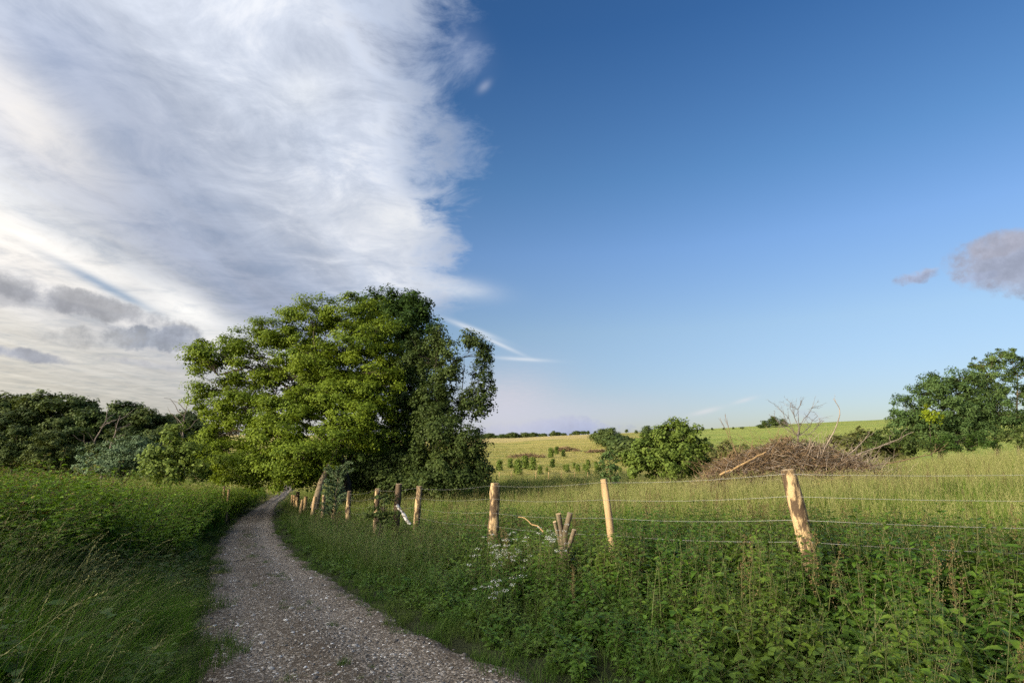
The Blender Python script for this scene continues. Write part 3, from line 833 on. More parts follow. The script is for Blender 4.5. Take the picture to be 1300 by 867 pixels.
make_tree("horse_chestnut_tree", on_ground(500, 46), L_px(46, [
    (478, 386, 26, 16, 0), (505, 382, 28, 16, 0), (537, 396, 20, 20, 0), (500, 410, 44, 26, 0), (535, 425, 26, 30, 0), (520, 460, 42, 36, 0),
    (490, 500, 52, 40, 1), (535, 510, 36, 40, -1), (505, 560, 60, 40, 0), (470, 590, 50, 30, 0), (520, 600, 50, 26, -1), (450, 606, 36, 14, 0)]),
    "tallest dark green tree rising behind the bright maple", leafm="lime", leaf=.2, per_m2=1.2, clump_r=.7, nleaf=95, trunk_r=.5, fork=.3, flat=.9)
make_tree("hornbeam_tree", on_ground(572, 38), L_px(38, [
    (600, 432, 17, 12, 0), (611, 452, 14, 20, 0), (612, 482, 15, 22, 0), (602, 512, 19, 20, 0), (618, 510, 12, 16, 0), (556, 436, 16, 22, 0), (574, 455, 16, 22, -1), (560, 480, 24, 28, 0),
    (548, 520, 28, 34, -1), (560, 550, 34, 30, -2), (588, 565, 32, 22, -2), (606, 590, 22, 20, -1), (560, 592, 38, 22, -2), (590, 606, 30, 12, -2), (530, 590, 28, 26, -1), (575, 515, 18, 26, 0), (527, 455, 20, 32, 1), (550, 612, 40, 12, -2), (515, 612, 34, 14, -1), (600, 606, 20, 10, -2), (500, 600, 40, 24, 0)]),
    "small leaved dark tree with a separate tall branch, right of the maple", leafm="dark_leaf", leaf=.15, per_m2=2.1, clump_r=.46, nleaf=75, trunk_r=.15, fork=.15, stems=2, shell=.35, flat=1.1)

# generic woodland trees, copied
def generic(name, kind, leafm, label, cat="tree", group=None, h=12.0, leaf=.42, nleaf=34, per=.42, barkm="bark"):
    base = np.zeros(3); lobes = []
    if kind == "round":
        for i in range(17):
            a = i * 2.4; t = i / 16; r = h * (.36 * math.sqrt(max(0, 1 - t * t)) * RNG.uniform(.6, 1.1)); q = h * RNG.uniform(.085, .15)
            lobes.append((math.cos(a) * r, math.sin(a) * r, h * (.22 + .68 * t + RNG.normal(0, .03)), q, q, q * RNG.uniform(.6, .95)))
        lobes += [(RNG.normal(0, h * .1), RNG.normal(0, h * .1), h * z_, h * .2, h * .2, h * .15) for z_ in (.25, .4, .55)]
    elif kind == "tall":
        for i in range(10):
            a = i * 2.4; r = .11 * h * RNG.uniform(.3, 1.2)
            lobes.append((math.cos(a) * r, math.sin(a) * r, h * (.32 + .06 * i), h * .105, h * .105, h * .08))
    elif kind == "bush":
        for i in range(9):
            a = i * 2.4; r = .42 * h * RNG.random()
            lobes.append((math.cos(a) * r, math.sin(a) * r, h * RNG.uniform(.3, .68), h * .36, h * .36, h * .28))
    elif kind == "cone":
        for i in range(9):
            t = i / 8; lobes.append((RNG.normal(0, h * .03), RNG.normal(0, h * .03), h * (.12 + .8 * t), h * .26 * (1.08 - t), h * .26 * (1.08 - t), h * .1))
    return make_tree(name, base, lobes, label, cat, group, leafm, leaf, per, leaf * 1.9, nleaf, h * .018, .2, barkm, twigs=False)

wood_protos = [generic("woodland_tree", "round", "wood_leaf", "x", h=12, leaf=.40, nleaf=52, per=.8),
               generic("woodland_tree", "round", "wood_leaf", "x", h=12, leaf=.38, nleaf=52, per=.8),
               generic("woodland_tree", "tall", "wood_leaf", "x", h=12, leaf=.36, nleaf=40, per=1.0)]
W = [(-40, 500, 118, 0), (5, 502, 112, 1), (40, 498, 110, 0), (78, 503, 108, 1), (95, 506, 116, 0), (118, 520, 104, 1), (152, 508, 110, 2), (160, 512, 112, 0), (185, 520, 108, 1), (205, 528, 112, 0), (232, 522, 120, 1), (20, 540, 98, 1), (65, 545, 96, 0), (150, 545, 94, 1), (250, 535, 118, 0)]
wl = "tree of the dark wood across the left pasture"
for i, (px, py, d, k) in enumerate(W):
    b = on_ground(px, d); H = P(px, py, d)[2] - b[2]
    o = wood_protos[k] if wood_protos[k].get("used") is None else copy_thing(wood_protos[k])
    wood_protos[k]["used"] = 1
    o.location = b; o.rotation_euler = (0, 0, RNG.random() * 6.28); s = H / 11.6; o.scale = (s * RNG.uniform(1, 1.3), s * RNG.uniform(1, 1.3), s)
    o["group"] = "trees of the left wood"; o["label"] = "rounded dark tree in the row of the left wood"
    if i == 6: o["label"] = "slender open tree standing above the left wood skyline"
for o in list(COL.objects):
    if "used" in o: del o["used"]
# the same wood goes on past the left edge of the photograph and shades its own front
for px, d, H in ((-150, 95, 15), (-300, 88, 16)):
    b = on_ground(px, d); o = copy_thing(wood_protos[0], b, RNG.random() * 6.28, (H / 10, H / 10, H / 11.6))
    o["label"] = "dark tree continuing the left wood beyond the view"

def dead_tree(px, d, ptop, label, seed, lean=0):
    global RNG
    keep = RNG; RNG = np.random.default_rng(seed)
    b = on_ground(px, d); H = P(px, ptop, d)[2] - b[2]
    root = empty("dead_tree", b, label, "dead tree")
    mb = MB()
    tp = limb_pts((0, 0, -.2), (lean, 0, H), 0, 8, .012)
    tube(mb, tp, np.linspace(.22, .04, 8), 6)
    for i in range(9):
        a = RNG.random() * 6.283; t = RNG.uniform(.35, .95); s = np.array([np.interp(t, np.linspace(0, 1, 8), tp[:, q]) for q in range(3)])
        L = H * RNG.uniform(.1, .3); e = s + np.array([math.cos(a) * L, math.sin(a) * L, L * RNG.uniform(.3, 1)])
        tube(mb, limb_pts(s, e, .05, 5, .05), np.linspace(.075, .02, 5), 5)
    link("trunk", mb.mesh("trunk", [M["twig_dark"]]), root)
    RNG = keep
dead_tree(112, 92, 520, "bare pale dead tree leaning in front of the left wood", 41, 2.4)
dead_tree(134, 91, 527, "broken bare tree beside the leaning dead one", 42, 1.8)
dead_tree(226, 88, 512, "single bare dead trunk above the dark shrubs by the track", 43, .8)

# shrubs on the left, between hedge and wood
make_tree("willow_shrub", on_ground(160, 50), L_px(50, [(160, 575, 40, 18), (135, 585, 34, 14), (190, 578, 36, 20), (175, 560, 22, 10), (150, 592, 50, 12), (205, 590, 30, 16)]),
          "low grey green dome shaped willow in front of the left wood", "shrub", None, "conifer", .16, 1.2, .45, 50, .1, .1)
make_tree("hazel_shrub", on_ground(222, 33), L_px(33, [(222, 562, 26, 18), (205, 578, 28, 20), (240, 575, 24, 22), (222, 595, 42, 18), (252, 592, 18, 18), (190, 592, 22, 16), (215, 545, 14, 12)]),
          "dark leafy hazel bush between hedge and maple", "shrub", None, "willow", .17, 1.2, .4, 52, .08, .1)

# bush right of centre
make_tree("sallow_bush", on_ground(846, 33), L_px(33, [(850, 558, 28, 16), (825, 572, 30, 18), (872, 568, 26, 20), (845, 588, 44, 18), (805, 588, 18, 16), (886, 588, 18, 16), (862, 548, 14, 9), (836, 553, 12, 10), (858, 537, 5, 8), (868, 540, 4, 8), (845, 543, 5, 7), (884, 552, 7, 8), (815, 560, 7, 7)]),
          "large rounded willow bush in the meadow left of the brush pile", "bush", None, "willow", .16, 3.0, .33, 56, .06, .05, stems=3)
make_tree("young_alder", on_ground(774, 36), L_px(36, [(774, 575, 6, 9), (774, 585, 10, 9), (774, 596, 13, 9), (776, 605, 14, 7)]),
          "slim upright sapling left of the rounded willow bush", "sapling", None, "ash_leaf", .15, 2.2, .3, 40, .04, .2)

# right hand trees
make_tree("ash_tree", on_ground(1190, 66), L_px(62, [(1150, 520, 20, 18), (1165, 505, 18, 14), (1185, 492, 24, 16), (1205, 500, 24, 22), (1195, 525, 40, 22), (1160, 545, 28, 20), (1225, 530, 30, 24), (1200, 550, 46, 18), (1145, 535, 14, 12), (1182, 480, 14, 8), (1240, 545, 26, 20), (1215, 480, 16, 12), (1232, 500, 20, 18), (1238, 522, 22, 18), (1230, 478, 14, 12), (1262, 520, 22, 20), (1285, 535, 22, 18)]),
          "broad dark ash tree at the right field edge", "tree", None, "ash_leaf", .2, .72, .62, 84, .3, .2)
make_tree("young_field_maple", on_ground(1180, 58), L_px(57, [(1180, 521, 10, 7), (1188, 530, 6, 6), (1172, 527, 6, 5)]),
          "small yellow green tree glowing in front of the ash", "tree", None, "bright_leaf", .2, 1.6, .4, 40, .06, .6)
def tall_ash(px, d, ptop, lobes, label):
    return make_tree("tall_ash", on_ground(px, d), L_px(d, lobes), label, "tree", None, "ash_leaf", .18, 1.35, .46, 66, .2, .35, "bark_light", shell=.4)
tall_ash(1264, 64, 445, [(1246, 465, 14, 8), (1262, 455, 14, 10), (1278, 450, 10, 8), (1240, 480, 12, 10), (1262, 478, 18, 14), (1255, 500, 22, 16), (1270, 495, 10, 14), (1250, 525, 24, 16)], "tall thin crowned tree with pale stems on the right")
tall_ash(1290, 66, 445, [(1280, 448, 9, 8), (1292, 460, 10, 10), (1286, 480, 10, 12), (1294, 500, 10, 12), (1280, 515, 8, 10), (1296, 530, 12, 10), (1310, 470, 16, 14), (1312, 500, 16, 16)], "open tall tree cut by the right edge of the photo")
make_tree("hawthorn_shrub", on_ground(1130, 56), L_px(56, [(1130, 555, 18, 12), (1110, 562, 18, 10), (1150, 560, 18, 14), (1165, 568, 20, 9)]), "low hawthorn scrub at the foot of the ash, left side", "shrub", None, "dark_leaf", .2, 1.2, .4, 40, .06, .1)
make_tree("hawthorn_shrub", on_ground(1220, 58), L_px(57, [(1215, 560, 26, 12), (1245, 562, 20, 10), (1190, 564, 22, 9)]), "low green scrub below the ash and tall trees", "shrub", None, "lime", .2, 1.1, .4, 40, .06, .1)
make_tree("hawthorn_shrub", on_ground(1290, 57), L_px(57, [(1285, 555, 16, 12), (1304, 552, 16, 14)]), "scrub bush at the right edge under the tall trees", "shrub", None, "dark_leaf", .2, 1.1, .4, 40, .06, .1)

# scrub behind the brush pile
sc_l = ["brown green scrub bush behind the brush pile", "brown green scrub bush behind the brush pile", "round dark bush on the slope right of the brush pile", "brown green scrub bush behind the brush pile", "bush at the right end of the scrub row below the green hill"]
bush_p = generic("scrub_bush", "bush", "scrub_leaf", "x", "bush", "scrub bushes below the green hill", h=3.0, leaf=.2, nleaf=36, per=1.2)
for i, (px, py, d, w) in enumerate([(935, 562, 88, 1.3), (985, 558, 84, 1.4), (1083, 545, 78, 1.2), (1035, 560, 84, 1.3), (1105, 553, 78, 1.2), (910, 562, 90, 1.1)]):
    b = on_ground(px, d); H = max(1.2, P(px, py, d)[2] - b[2])
    o = bush_p if i == 0 else copy_thing(bush_p)
    o.location = b; o.rotation_euler = (0, 0, i * 1.7); s = H / 2.9; o.scale = (s * w, s * w, s); o["label"] = (sc_l + sc_l)[i]
    o["group"] = "scrub bushes below the green hill"

# ------------------------------------------------------------------ far side of the valley
far_p = [generic("hedgerow_tree", "round", "wood_leaf", "x", h=9, leaf=.6, nleaf=22, per=.55), generic("hedgerow_bush", "bush", "wood_leaf", "x", "bush", h=4, leaf=.45, nleaf=26, per=.8)]
used = [False, False]
FAR = [(607, 552, 470, 1), (622, 550, 460, 1), (638, 551, 455, 1), (652, 549, 450, 1), (667, 549, 450, 1), (677, 549, 445, 0), (690, 550, 440, 1), (703, 547, 440, 0), (715, 552, 440, 1),
       (735, 551, 430, 1), (747, 547, 430, 0), (756, 547, 425, 0), (765, 545, 300, 0), (776, 544, 270, 0), (782, 552, 240, 1), (790, 556, 200, 1), (796, 545, 420, 0), (808, 546, 400, 0), (822, 541, 330, 0), (757, 550, 330, 1), (770, 553, 280, 1), (838, 547, 380, 0), (800, 560, 170, 1),
       (893, 542, 400, 0), (905, 543, 400, 0), (920, 543, 395, 0), (932, 543, 395, 0), (943, 546, 390, 1), (972, 534, 385, 0), (984, 529, 385, 0), (996, 532, 385, 0), (1018, 538, 390, 0), (967, 539, 385, 1)]
FAR = FAR[:12] + [(612 + 5.1 * i + 1.5 * math.sin(i * 2.3), 552 - 1.6 * math.sin(i * 1.1) - .006 * i * i, 462 - i, 1) for i in range(26)] + FAR[12:]
for i, (px, py, d, k) in enumerate(FAR):
    b = on_ground(px, d); H = max(1.5, P(px, py, d)[2] - b[2])
    o = far_p[k] if not used[k] else copy_thing(far_p[k]); used[k] = True
    o.location = b; o.rotation_euler = (0, 0, RNG.random() * 6.28)
    s = H / (8.7 if k == 0 else 3.9); o.scale = (s * (1.25 if k == 0 else 1.5), s * (1.25 if k == 0 else 1.5), s)
    if i < 38: o["label"], o["group"] = ("small round tree" if k == 0 else "low bush") + " in the far hedgerow on the left part of the skyline", "far skyline hedgerow, left part"
    elif i < 49: o["label"], o["group"] = ("tree" if k == 0 else "bush") + " of the hedge running down the hill behind the willow bush", "hedge running down the hill"
    else: o["label"], o["group"] = ("skyline tree" if k == 0 else "skyline bush") + " on the green hill above the brush pile", "trees on the crest of the green hill"

sap_p = generic("fir_sapling", "cone", "willow", "x", "sapling", "young trees planted in the valley field", h=2.0, leaf=.2, nleaf=26, per=2.4)
SAP = [(634, 592, 1.0), (648, 592, 1.0), (658, 588, 1.25), (667, 588, 1.3), (676, 590, 1.2), (685, 596, .7), (701, 594, .9), (720, 595, .7), (733, 593, .7), (746, 592, .8), (757, 592, .8), (716, 601, .5), (728, 602, .6), (745, 603, .7), (756, 602, .7), (741, 597, .6), (699, 577, .9), (706, 578, .8), (715, 580, .7), (694, 597, .4), (765, 600, .6), (786, 600, .6)]
for i, (px, py, s) in enumerate(SAP):
    d = 130 if py > 585 else 215
    o = sap_p if i == 0 else copy_thing(sap_p)
    o.location = on_ground(px, d + 14 * math.sin(i * 2.3)); o.rotation_euler = (0, 0, i * 1.1); k = s * 1.15 * (1 if d < 200 else 1.6); o.scale = (k * 1.15, k * 1.15, k)
    o["group"] = "young trees planted in the valley field"; o["label"] = "small green sapling standing in the valley field below the hill" if d < 200 else "little bush halfway up the far pale slope"
# brush heaps lying on the far slope
def far_heap(px, d, w, h, label):
    mb = MB(); n = 220
    c = np.stack([RNG.uniform(-w, w, n), RNG.uniform(-w * .3, w * .3, n), np.zeros(n)], 1); c[:, 2] = h * (1 - (c[:, 0] / w) ** 2) * RNG.random(n)
    a = RNG.random(n) * 6.283
    for i in range(n):
        dv = np.array([math.cos(a[i]), math.sin(a[i]) * .6, RNG.normal(.1, .3)]) * 1.3
        tube(mb, np.stack([c[i] - dv, c[i] + dv]), .09, 3, 0, .5)
    o = link("brush_heap", mb.mesh("brush_heap", [M["twig"]])); o.location = on_ground(px, d); tag(o, label, "brush heap")
far_heap(668, 205, 6.5, 1.3, "long low heap of dead brush on the far slope, left one")
far_heap(719, 250, 6, 1.8, "shorter brush heap higher up the far slope")
far_heap(760, 235, 5, 1.0, "brush heap at the foot of the hill hedge")

# row of short posts far off in the valley
rt = empty("distant_fence", on_ground(700, 105), "row of tiny pale posts across the valley field behind the meadow", "fence")
for i, px in enumerate([634, 649, 680, 696, 712, 729, 745]):
    mb = MB(); b = on_ground(px, 105) - on_ground(700, 105); tube(mb, np.stack([b, b + (0, 0, 1.2)]), .07, 6, 0, .5, cap=True)
    link("post", mb.mesh("post", [M["post_split"]]), rt)
rt = empty("hedge_fence", on_ground(296, 34), "few old posts standing behind the low hedge by the track", "fence")
for i, px in enumerate([290, 296]):
    mb = MB(); b = on_ground(px, 34) - on_ground(296, 34); tube(mb, np.stack([b, b + (0, 0, 2.0 - .2 * i)]), .06, 6, 0, .5, cap=True)
    link("post", mb.mesh("post", [M["post_split"]]), rt)

# ------------------------------------------------------------------ the wire fence
FENCE = empty("wire_fence", (3.3, 6.7, float(g(3.3, 6.7))), "wooden post and wire fence running along the bank into the distance", "fence")
F0 = np.array(FENCE.location)
def post(px, ptop, d, r, matn, px_b=None, label=None, h=None, square=False, bend=.01):
    top = P(px, ptop, d)
    bx = P(px_b if px_b is not None else px, 640, d)[0]
    base = np.array([bx, d, float(g(bx, d)) - .25])
    if h: base[2] = top[2] - h
    k = 10
    t = np.linspace(0, 1, k)[:, None]
    pts = base + (top - base) * t
    ph = RNG.random(2) * 6.283
    pts[:, :2] += bend * 1.6 * np.sin(t * np.array([[4.0, 5.0]]) + ph)
    mb = MB()
    rad = r * (1.08 - .12 * t[:, 0]) * (1 + RNG.normal(0, .015, k))
    rad[-1] *= .94
    tube(mb, pts - F0, rad, 5 if square else 14, 0, .5, cap=1, wob=.05 if not square else .1)
    me = mb.mesh("post", [M[matn], M["cut_end"]], not square)
    o = link("post", me, FENCE)
    if label: o["label"] = label
    return top, base
POSTS = [  # photo x of top, y of top, depth, radius, material, photo x of foot
    (999, 596, 6.7, .085, "post", 1040, "thick yellow peeled post leaning left, nearest the camera"),
    (766, 608, 8.8, .055, "post_split", 781, "straight split post right of the cut stump"),
    (628, 613, 11.6, .10, "post", 625, "thick post with flaking dark bark"),
    (532, 617, 16.0, .085, "post", 529, None),
    (507, 614, 17.0, .095, "post_dark", 501, "dark old post with a pale stick leaning on it"),
    (479, 620, 19.5, .085, "post", 479, None),
    (444, 623, 26.0, .10, "post", 442, None),
    (425, 639, 28.0, .10, "post", 424, "short stub of a post"),
    (411, 628, 30.0, .09, "post", 411, None),
    (400, 630, 33.0, .10, "post_split", 396, None),
    (388.5, 630, 36.0, .10, "post_split", 387, None),
    (383.5, 634, 35.0, .08, "post_split", 382, None),
    (378, 624, 39.0, .12, "post", 378, None),
    (374.5, 628, 40.0, .10, "post_split", 374, None),
    (371.5, 628, 42.0, .10, "post_split", 371, None)]
tops = []
for q in POSTS:
    tp, bs = post(q[0], q[1], q[2], q[3], q[4], q[5], q[6], bend=.008)
    tops.append((tp, bs))
# next post to the right, just outside the photograph
tp, bs = (np.array([6.9, 5.0, 1.62]), np.array([6.9, 5.0, -.2]))
mb = MB(); tube(mb, np.stack([bs, (bs + tp) / 2, tp]) - F0, .08, 12, 0, .5, cap=1, wob=.05); o = link("post", mb.mesh("post", [M["post"], M["cut_end"]], True), FENCE)
line = [(tp, bs)] + [tops[i] for i in (0, 1, 2, 3, 5, 6, 8, 9, 12, 14)]
for lvl, off in enumerate((.05, .30, .56, .80)):
    mb = MB(); pts = []
    for i, (a, b) in enumerate(line):
        ax = nrm(b - a); dist = a[1]
        side = np.array([-.88, -.46, 0]) * .085
        pts.append(a + ax * (off + (0 if dist < 25 else .05)) + side)
    full = []
    for i in range(len(pts) - 1):
        L = np.linalg.norm(pts[i + 1] - pts[i]); k = max(6, int(L * 1.5))
        t = np.linspace(0, 1, k, endpoint=False)[:, None]
        s = pts[i] + (pts[i + 1] - pts[i]) * t; s[:, 2] -= np.sin(t[:, 0] * math.pi) * .012 * L
        full.append(s)
    full.append(pts[-1][None])
    tube(mb, np.concatenate(full) - F0, .0015, 5, 0, .5)
    link("wire", mb.mesh("wire", [M["wire"]], True), FENCE)

# pale stick leaning on the dark post
mb = MB(); a = P(504, 641, 16.8); b = P(521, 666, 16.6); tube(mb, limb_pts(b, a, 0, 5, .01), [.045, .05, .05, .045, .04], 8, 0, .5, cap=1)
tag(link("broken_stick", mb.mesh("broken_stick", [M["birch"], M["cut_end"]], True)), "pale peeling broken stick leaning against the dark post", "stick")
# ivy shrub beside the dark post
make_tree("ivy_shrub", on_ground(486, 16.8), L_px(16.8, [(487, 645, 14, 13), (480, 655, 14, 12), (497, 658, 10, 12), (488, 635, 9, 7)]), "small dark ivy covered shrub left of the dark post", "shrub", None, "dark_leaf", .075, 7.0, .14, 40, .03, .1)
# cut stump
st = empty("cut_stump", on_ground(714, 8.6), "pruned stump with several sawn stems left of the split post", "stump")
S0 = np.array(st.location)
for (ax, ay, bx, by, r) in [(709, 652, 716, 700, .038), (724, 651, 717, 700, .042), (729, 672, 719, 700, .033), (704, 662, 713, 702, .025)]:
    mb = MB(); a = P(ax, ay, 8.5); b = P(bx, by, 8.6); b2 = b + (b - a) * .35
    tube(mb, np.stack([b2, b, (a + b) / 2 + RNG.normal(0, .01, 3), a]) - S0, [r * 1.3, r * 1.15, r, r * .95], 9, 0, .5, cap=1, wob=.05)
    link("stem", mb.mesh("stem", [M["bark_light"], M["cut_end"]], True), st)
mb = MB(); tube(mb, np.stack([P(716, 735, 8.6), P(717, 705, 8.6), P(717, 692, 8.6)]) - S0, [.11, .09, .06], 10, 0, .5, wob=.1); link("stool", mb.mesh("stool", [M["bark"]], True), st)
# thin fallen branch by the stump
mb = MB(); tube(mb, limb_pts(P(658, 656, 10), P(690, 675, 9.5), .05, 6, .02), np.linspace(.006, .012, 6), 5); tag(link("thin_branch", mb.mesh("thin_branch", [M["pale_branch"]])), "thin bare reddish branch left of the cut stump", "branch")

# white flowers
def umbels(name, pts, label):
    root = empty(name, pts[0][:3] * np.array([1, 1, 0]) + np.array([0, 0, float(g(pts[0][0], pts[0][1]))]), label, "flowers")
    o0 = np.array(root.location); ms = MB(); mf = MB()
    for p in pts:
        gz = float(g(p[0], p[1])); b = np.array([p[0] + RNG.normal(0, .05), p[1] + RNG.normal(0, .05), gz])
        tube(ms, limb_pts(b - o0, p - o0, .02, 4, .02), np.linspace(.004, .002, 4), 4)
        k = 22; a = RNG.random(k) * 6.283; r = np.sqrt(RNG.random(k)) * .034 * RNG.uniform(.6, 1.3)
        c = p - o0 + np.stack([np.cos(a) * r, np.sin(a) * r, .006 * RNG.normal(0, 1, k) - r * .25], 1)
        leaves4(mf, c, np.stack([np.cos(a), np.sin(a), np.zeros(k)], 1), np.array([[0, 0, 1.0]]) + RNG.normal(0, .3, (k, 3)), .016, .014, .1)
        kk = 12; t = RNG.uniform(.3, .95, kk)[:, None]; c = (b - o0) + (p - b) * t; an = RNG.random(kk) * 6.283
        leaves12(ms, c, np.stack([np.cos(an), np.sin(an), RNG.normal(.2, .3, kk)], 1), np.array([[0, 0, 1.0]]) + RNG.normal(0, .3, (kk, 3)), .07, .022, .3, .1, 1)
    link("stem", ms.mesh("stem", [M["stem"], M["nettle"]]), root); link("blossom", mf.mesh("blossom", [M["white_fl"]]), root)
def spots(n, cx, cy, sx, sy, d):
    return [P(cx + RNG.normal(0, sx), cy + RNG.normal(0, sy), d + RNG.normal(0, .25)) for _ in range(n)]
umbels("white_flowers", spots(55, 640, 704, 17, 13, 8.6), "loose clump of white flat flower heads in the bank")
umbels("white_flowers", spots(13, 634, 742, 18, 7, 7.1), "few white flower heads low on the bank below the larger clump")
umbels("white_flowers", spots(22, 700, 678, 10, 8, 8.2), "small white flowers growing round the cut stump")

# grey green feathery sapling on the verge
def feathery(px, d, top, w, label):
    b = on_ground(px, d); root = empty("feathery_sapling", b, label, "sapling")
    ms = MB(); ml = MB(); H = P(px, top, d)[2] - b[2]; tp = limb_pts((0, 0, -.1), (.1, 0, H * .75), 0, 6, .02); tube(ms, tp, np.linspace(.045, .015, 6), 6)
    for i in range(46):
        t = RNG.uniform(.2, 1); s = np.array([np.interp(t, np.linspace(0, 1, 6), tp[:, q]) for q in range(3)])
        a = RNG.random() * 6.283; L = RNG.uniform(.5, 1.15) * (1.15 - .4 * t); e = s + np.array([math.cos(a) * w, math.sin(a) * w, RNG.uniform(.1, 1.1)]) * L
        lp = limb_pts(s, e, .12, 6, .03); tube(ms, lp, np.linspace(.012, .004, 6), 4)
        k = 120; tt = RNG.uniform(.1, 1, k); c = np.stack([np.interp(tt, np.linspace(0, 1, 6), lp[:, q]) for q in range(3)], 1)
        dv = nrm(e - s)[None] * .7 + nrm(RNG.normal(0, 1, (k, 3))); leaves4(ml, c, dv, RNG.normal(0, 1, (k, 3)) + np.array([0, 0, .8]), .10, .036, .1)
    link("trunk", ms.mesh("trunk", [M["bark_light"]]), root); link("crown", ml.mesh("crown", [M["conifer"]]), root)
feathery(428, 27, 577, .75, "grey green feathery sapling behind the fence posts")
# leaning trunk beside it
mb = MB(); tube(mb, np.stack([P(399, 645, 34), P(403, 628, 34), P(408, 612, 34.5), P(418, 590, 35), P(428, 570, 35.5)]), [.24, .2, .17, .14, .10], 9, 0, .5, wob=.08)
tag(link("leaning_trunk", mb.mesh("leaning_trunk", [M["bark_light"]], True)), "pale leaning tree trunk lit by the sun under the maple", "trunk")

# ------------------------------------------------------------------ brush pile
BD = 27.0
BP = empty("brush_pile", on_ground(1000, BD), "large brown pile of cut twigs and branches in the meadow", "brush pile"); B0 = np.array(BP.location)
sx = BD / F
def pile_h(t):    # height of the mound (m) along its width, t in -1..1
    return np.interp(t, [-1, -.75, -.4, -.05, .2, .5, .8, 1], [.5, 1.5, 2.0, 2.6, 2.3, 2.0, 1.5, .8])
W2 = 112 * sx
mb1, mb2 = MB(), MB()
for i in range(7000):
    t = RNG.uniform(-1, 1); dep = RNG.normal(0, .8); hh = pile_h(t) * max(0, 1 - (dep / 2.2) ** 2)
    c = np.array([t * W2, dep, RNG.uniform(.1, 1) * hh + .1]); a = RNG.normal(0, .9) + (0 if RNG.random() < .6 else 2.6)
    L = RNG.uniform(.3, 1.0); dv = np.array([math.cos(a), RNG.normal(0, .5), RNG.normal(.12, .38)]) * L
    m_ = limb_pts(c - dv * .5, c + dv * .5, RNG.normal(0, .08), 4, .04)
    tube(mb1 if RNG.random() < .7 else mb2, m_, np.linspace(RNG.uniform(.008, .022), .004, 4), 3)
# twigs standing out of the pile
for i in range(520):
    t = RNG.uniform(-1, 1.05); c = np.array([t * W2, RNG.normal(0, .6), pile_h(t) * RNG.uniform(.4, .9)])
    a = RNG.normal(.35, .6); L = RNG.uniform(.5, 1.9); e = c + np.array([math.sin(a) * L, RNG.normal(0, .3), math.cos(a) * L * .8])
    tube(mb2 if t > 0 else mb1, limb_pts(c, e, .06, 5, .03), np.linspace(.012, .004, 5), 4)
link("brown_twigs", mb1.mesh("brown_twigs", [M["twig"]]), BP); link("grey_twigs", mb2.mesh("grey_twigs", [M["twig_grey"]]), BP)
def branch(pxs, d, r0, r1, matn, label, forks=0, name="dead_branch"):
    pts = np.array([P(a, b, d + k) for a, b, k in pxs]); mb = MB()
    t = np.linspace(0, 1, len(pts)); tt = np.linspace(0, 1, 12)
    q = np.stack([np.interp(tt, t, pts[:, i]) for i in range(3)], 1); q[1:-1] += RNG.normal(0, .015, (10, 3))
    tube(mb, q, np.linspace(r0, r1, 12), 6)
    for i in range(forks):
        k = RNG.integers(4, 11); L = RNG.uniform(.3, .8); e = q[k] + (q[k] - q[k - 1]) * L * 2 + RNG.normal(0, .3, 3) * L + np.array([0, 0, .2])
        tube(mb, limb_pts(q[k], e, 0, 5, .05), np.linspace(max(r1, .012), .004, 5), 4)
    tag(link(name, mb.mesh(name, [M[matn]], True)), label, "branch")
branch([(914, 603, -.9), (945, 588, -1), (972, 574, -.8)], BD, .05, .035, "pale_branch", "pale peeled branch on the left side of the brush pile")
branch([(1020, 620, -1.6), (1045, 612, -1.5), (1072, 604, -1.4)], BD, .045, .03, "pale_branch", "pale branch lying at the front foot of the brush pile")
branch([(1034, 596, -.6), (1052, 560, -.5), (1064, 535, -.4), (1067, 520, -.4), (1058, 506, -.4)], BD, .035, .012, "twig_grey", "tall curved branch hooked at its tip, above the brush pile", 1)
branch([(1010, 610, -1), (1022, 585, -.9), (1034, 560, -.8)], BD, .025, .01, "twig_grey", "grey upright branch behind the leaning post", 3)
branch([(1060, 590, -.5), (1100, 572, -.3), (1135, 560, 0), (1160, 548, 0)], BD, .04, .01, "twig_grey", "long grey branch pointing right out of the brush pile", 4)
branch([(1075, 596, -.5), (1130, 588, -.3), (1175, 578, 0), (1200, 570, .2)], BD, .04, .01, "twig", "dark branch lying low to the right of the brush pile", 4)
branch([(1062, 592, -.4), (1090, 566, -.2), (1110, 548, 0)], BD, .03, .008, "twig_grey", "slender branch slanting up from the right side of the brush pile", 4)
branch([(942, 590, -.3), (925, 555, 0), (914, 530, .1)], BD, .02, .006, "twig", "thin dead shoot rising on the left of the brush pile", 3)
branch([(938, 588, -.3), (925, 545, 0), (921, 526, .1)], BD, .02, .006, "twig", "thin dead twin shoot rising beside its neighbour left of the pile", 3)
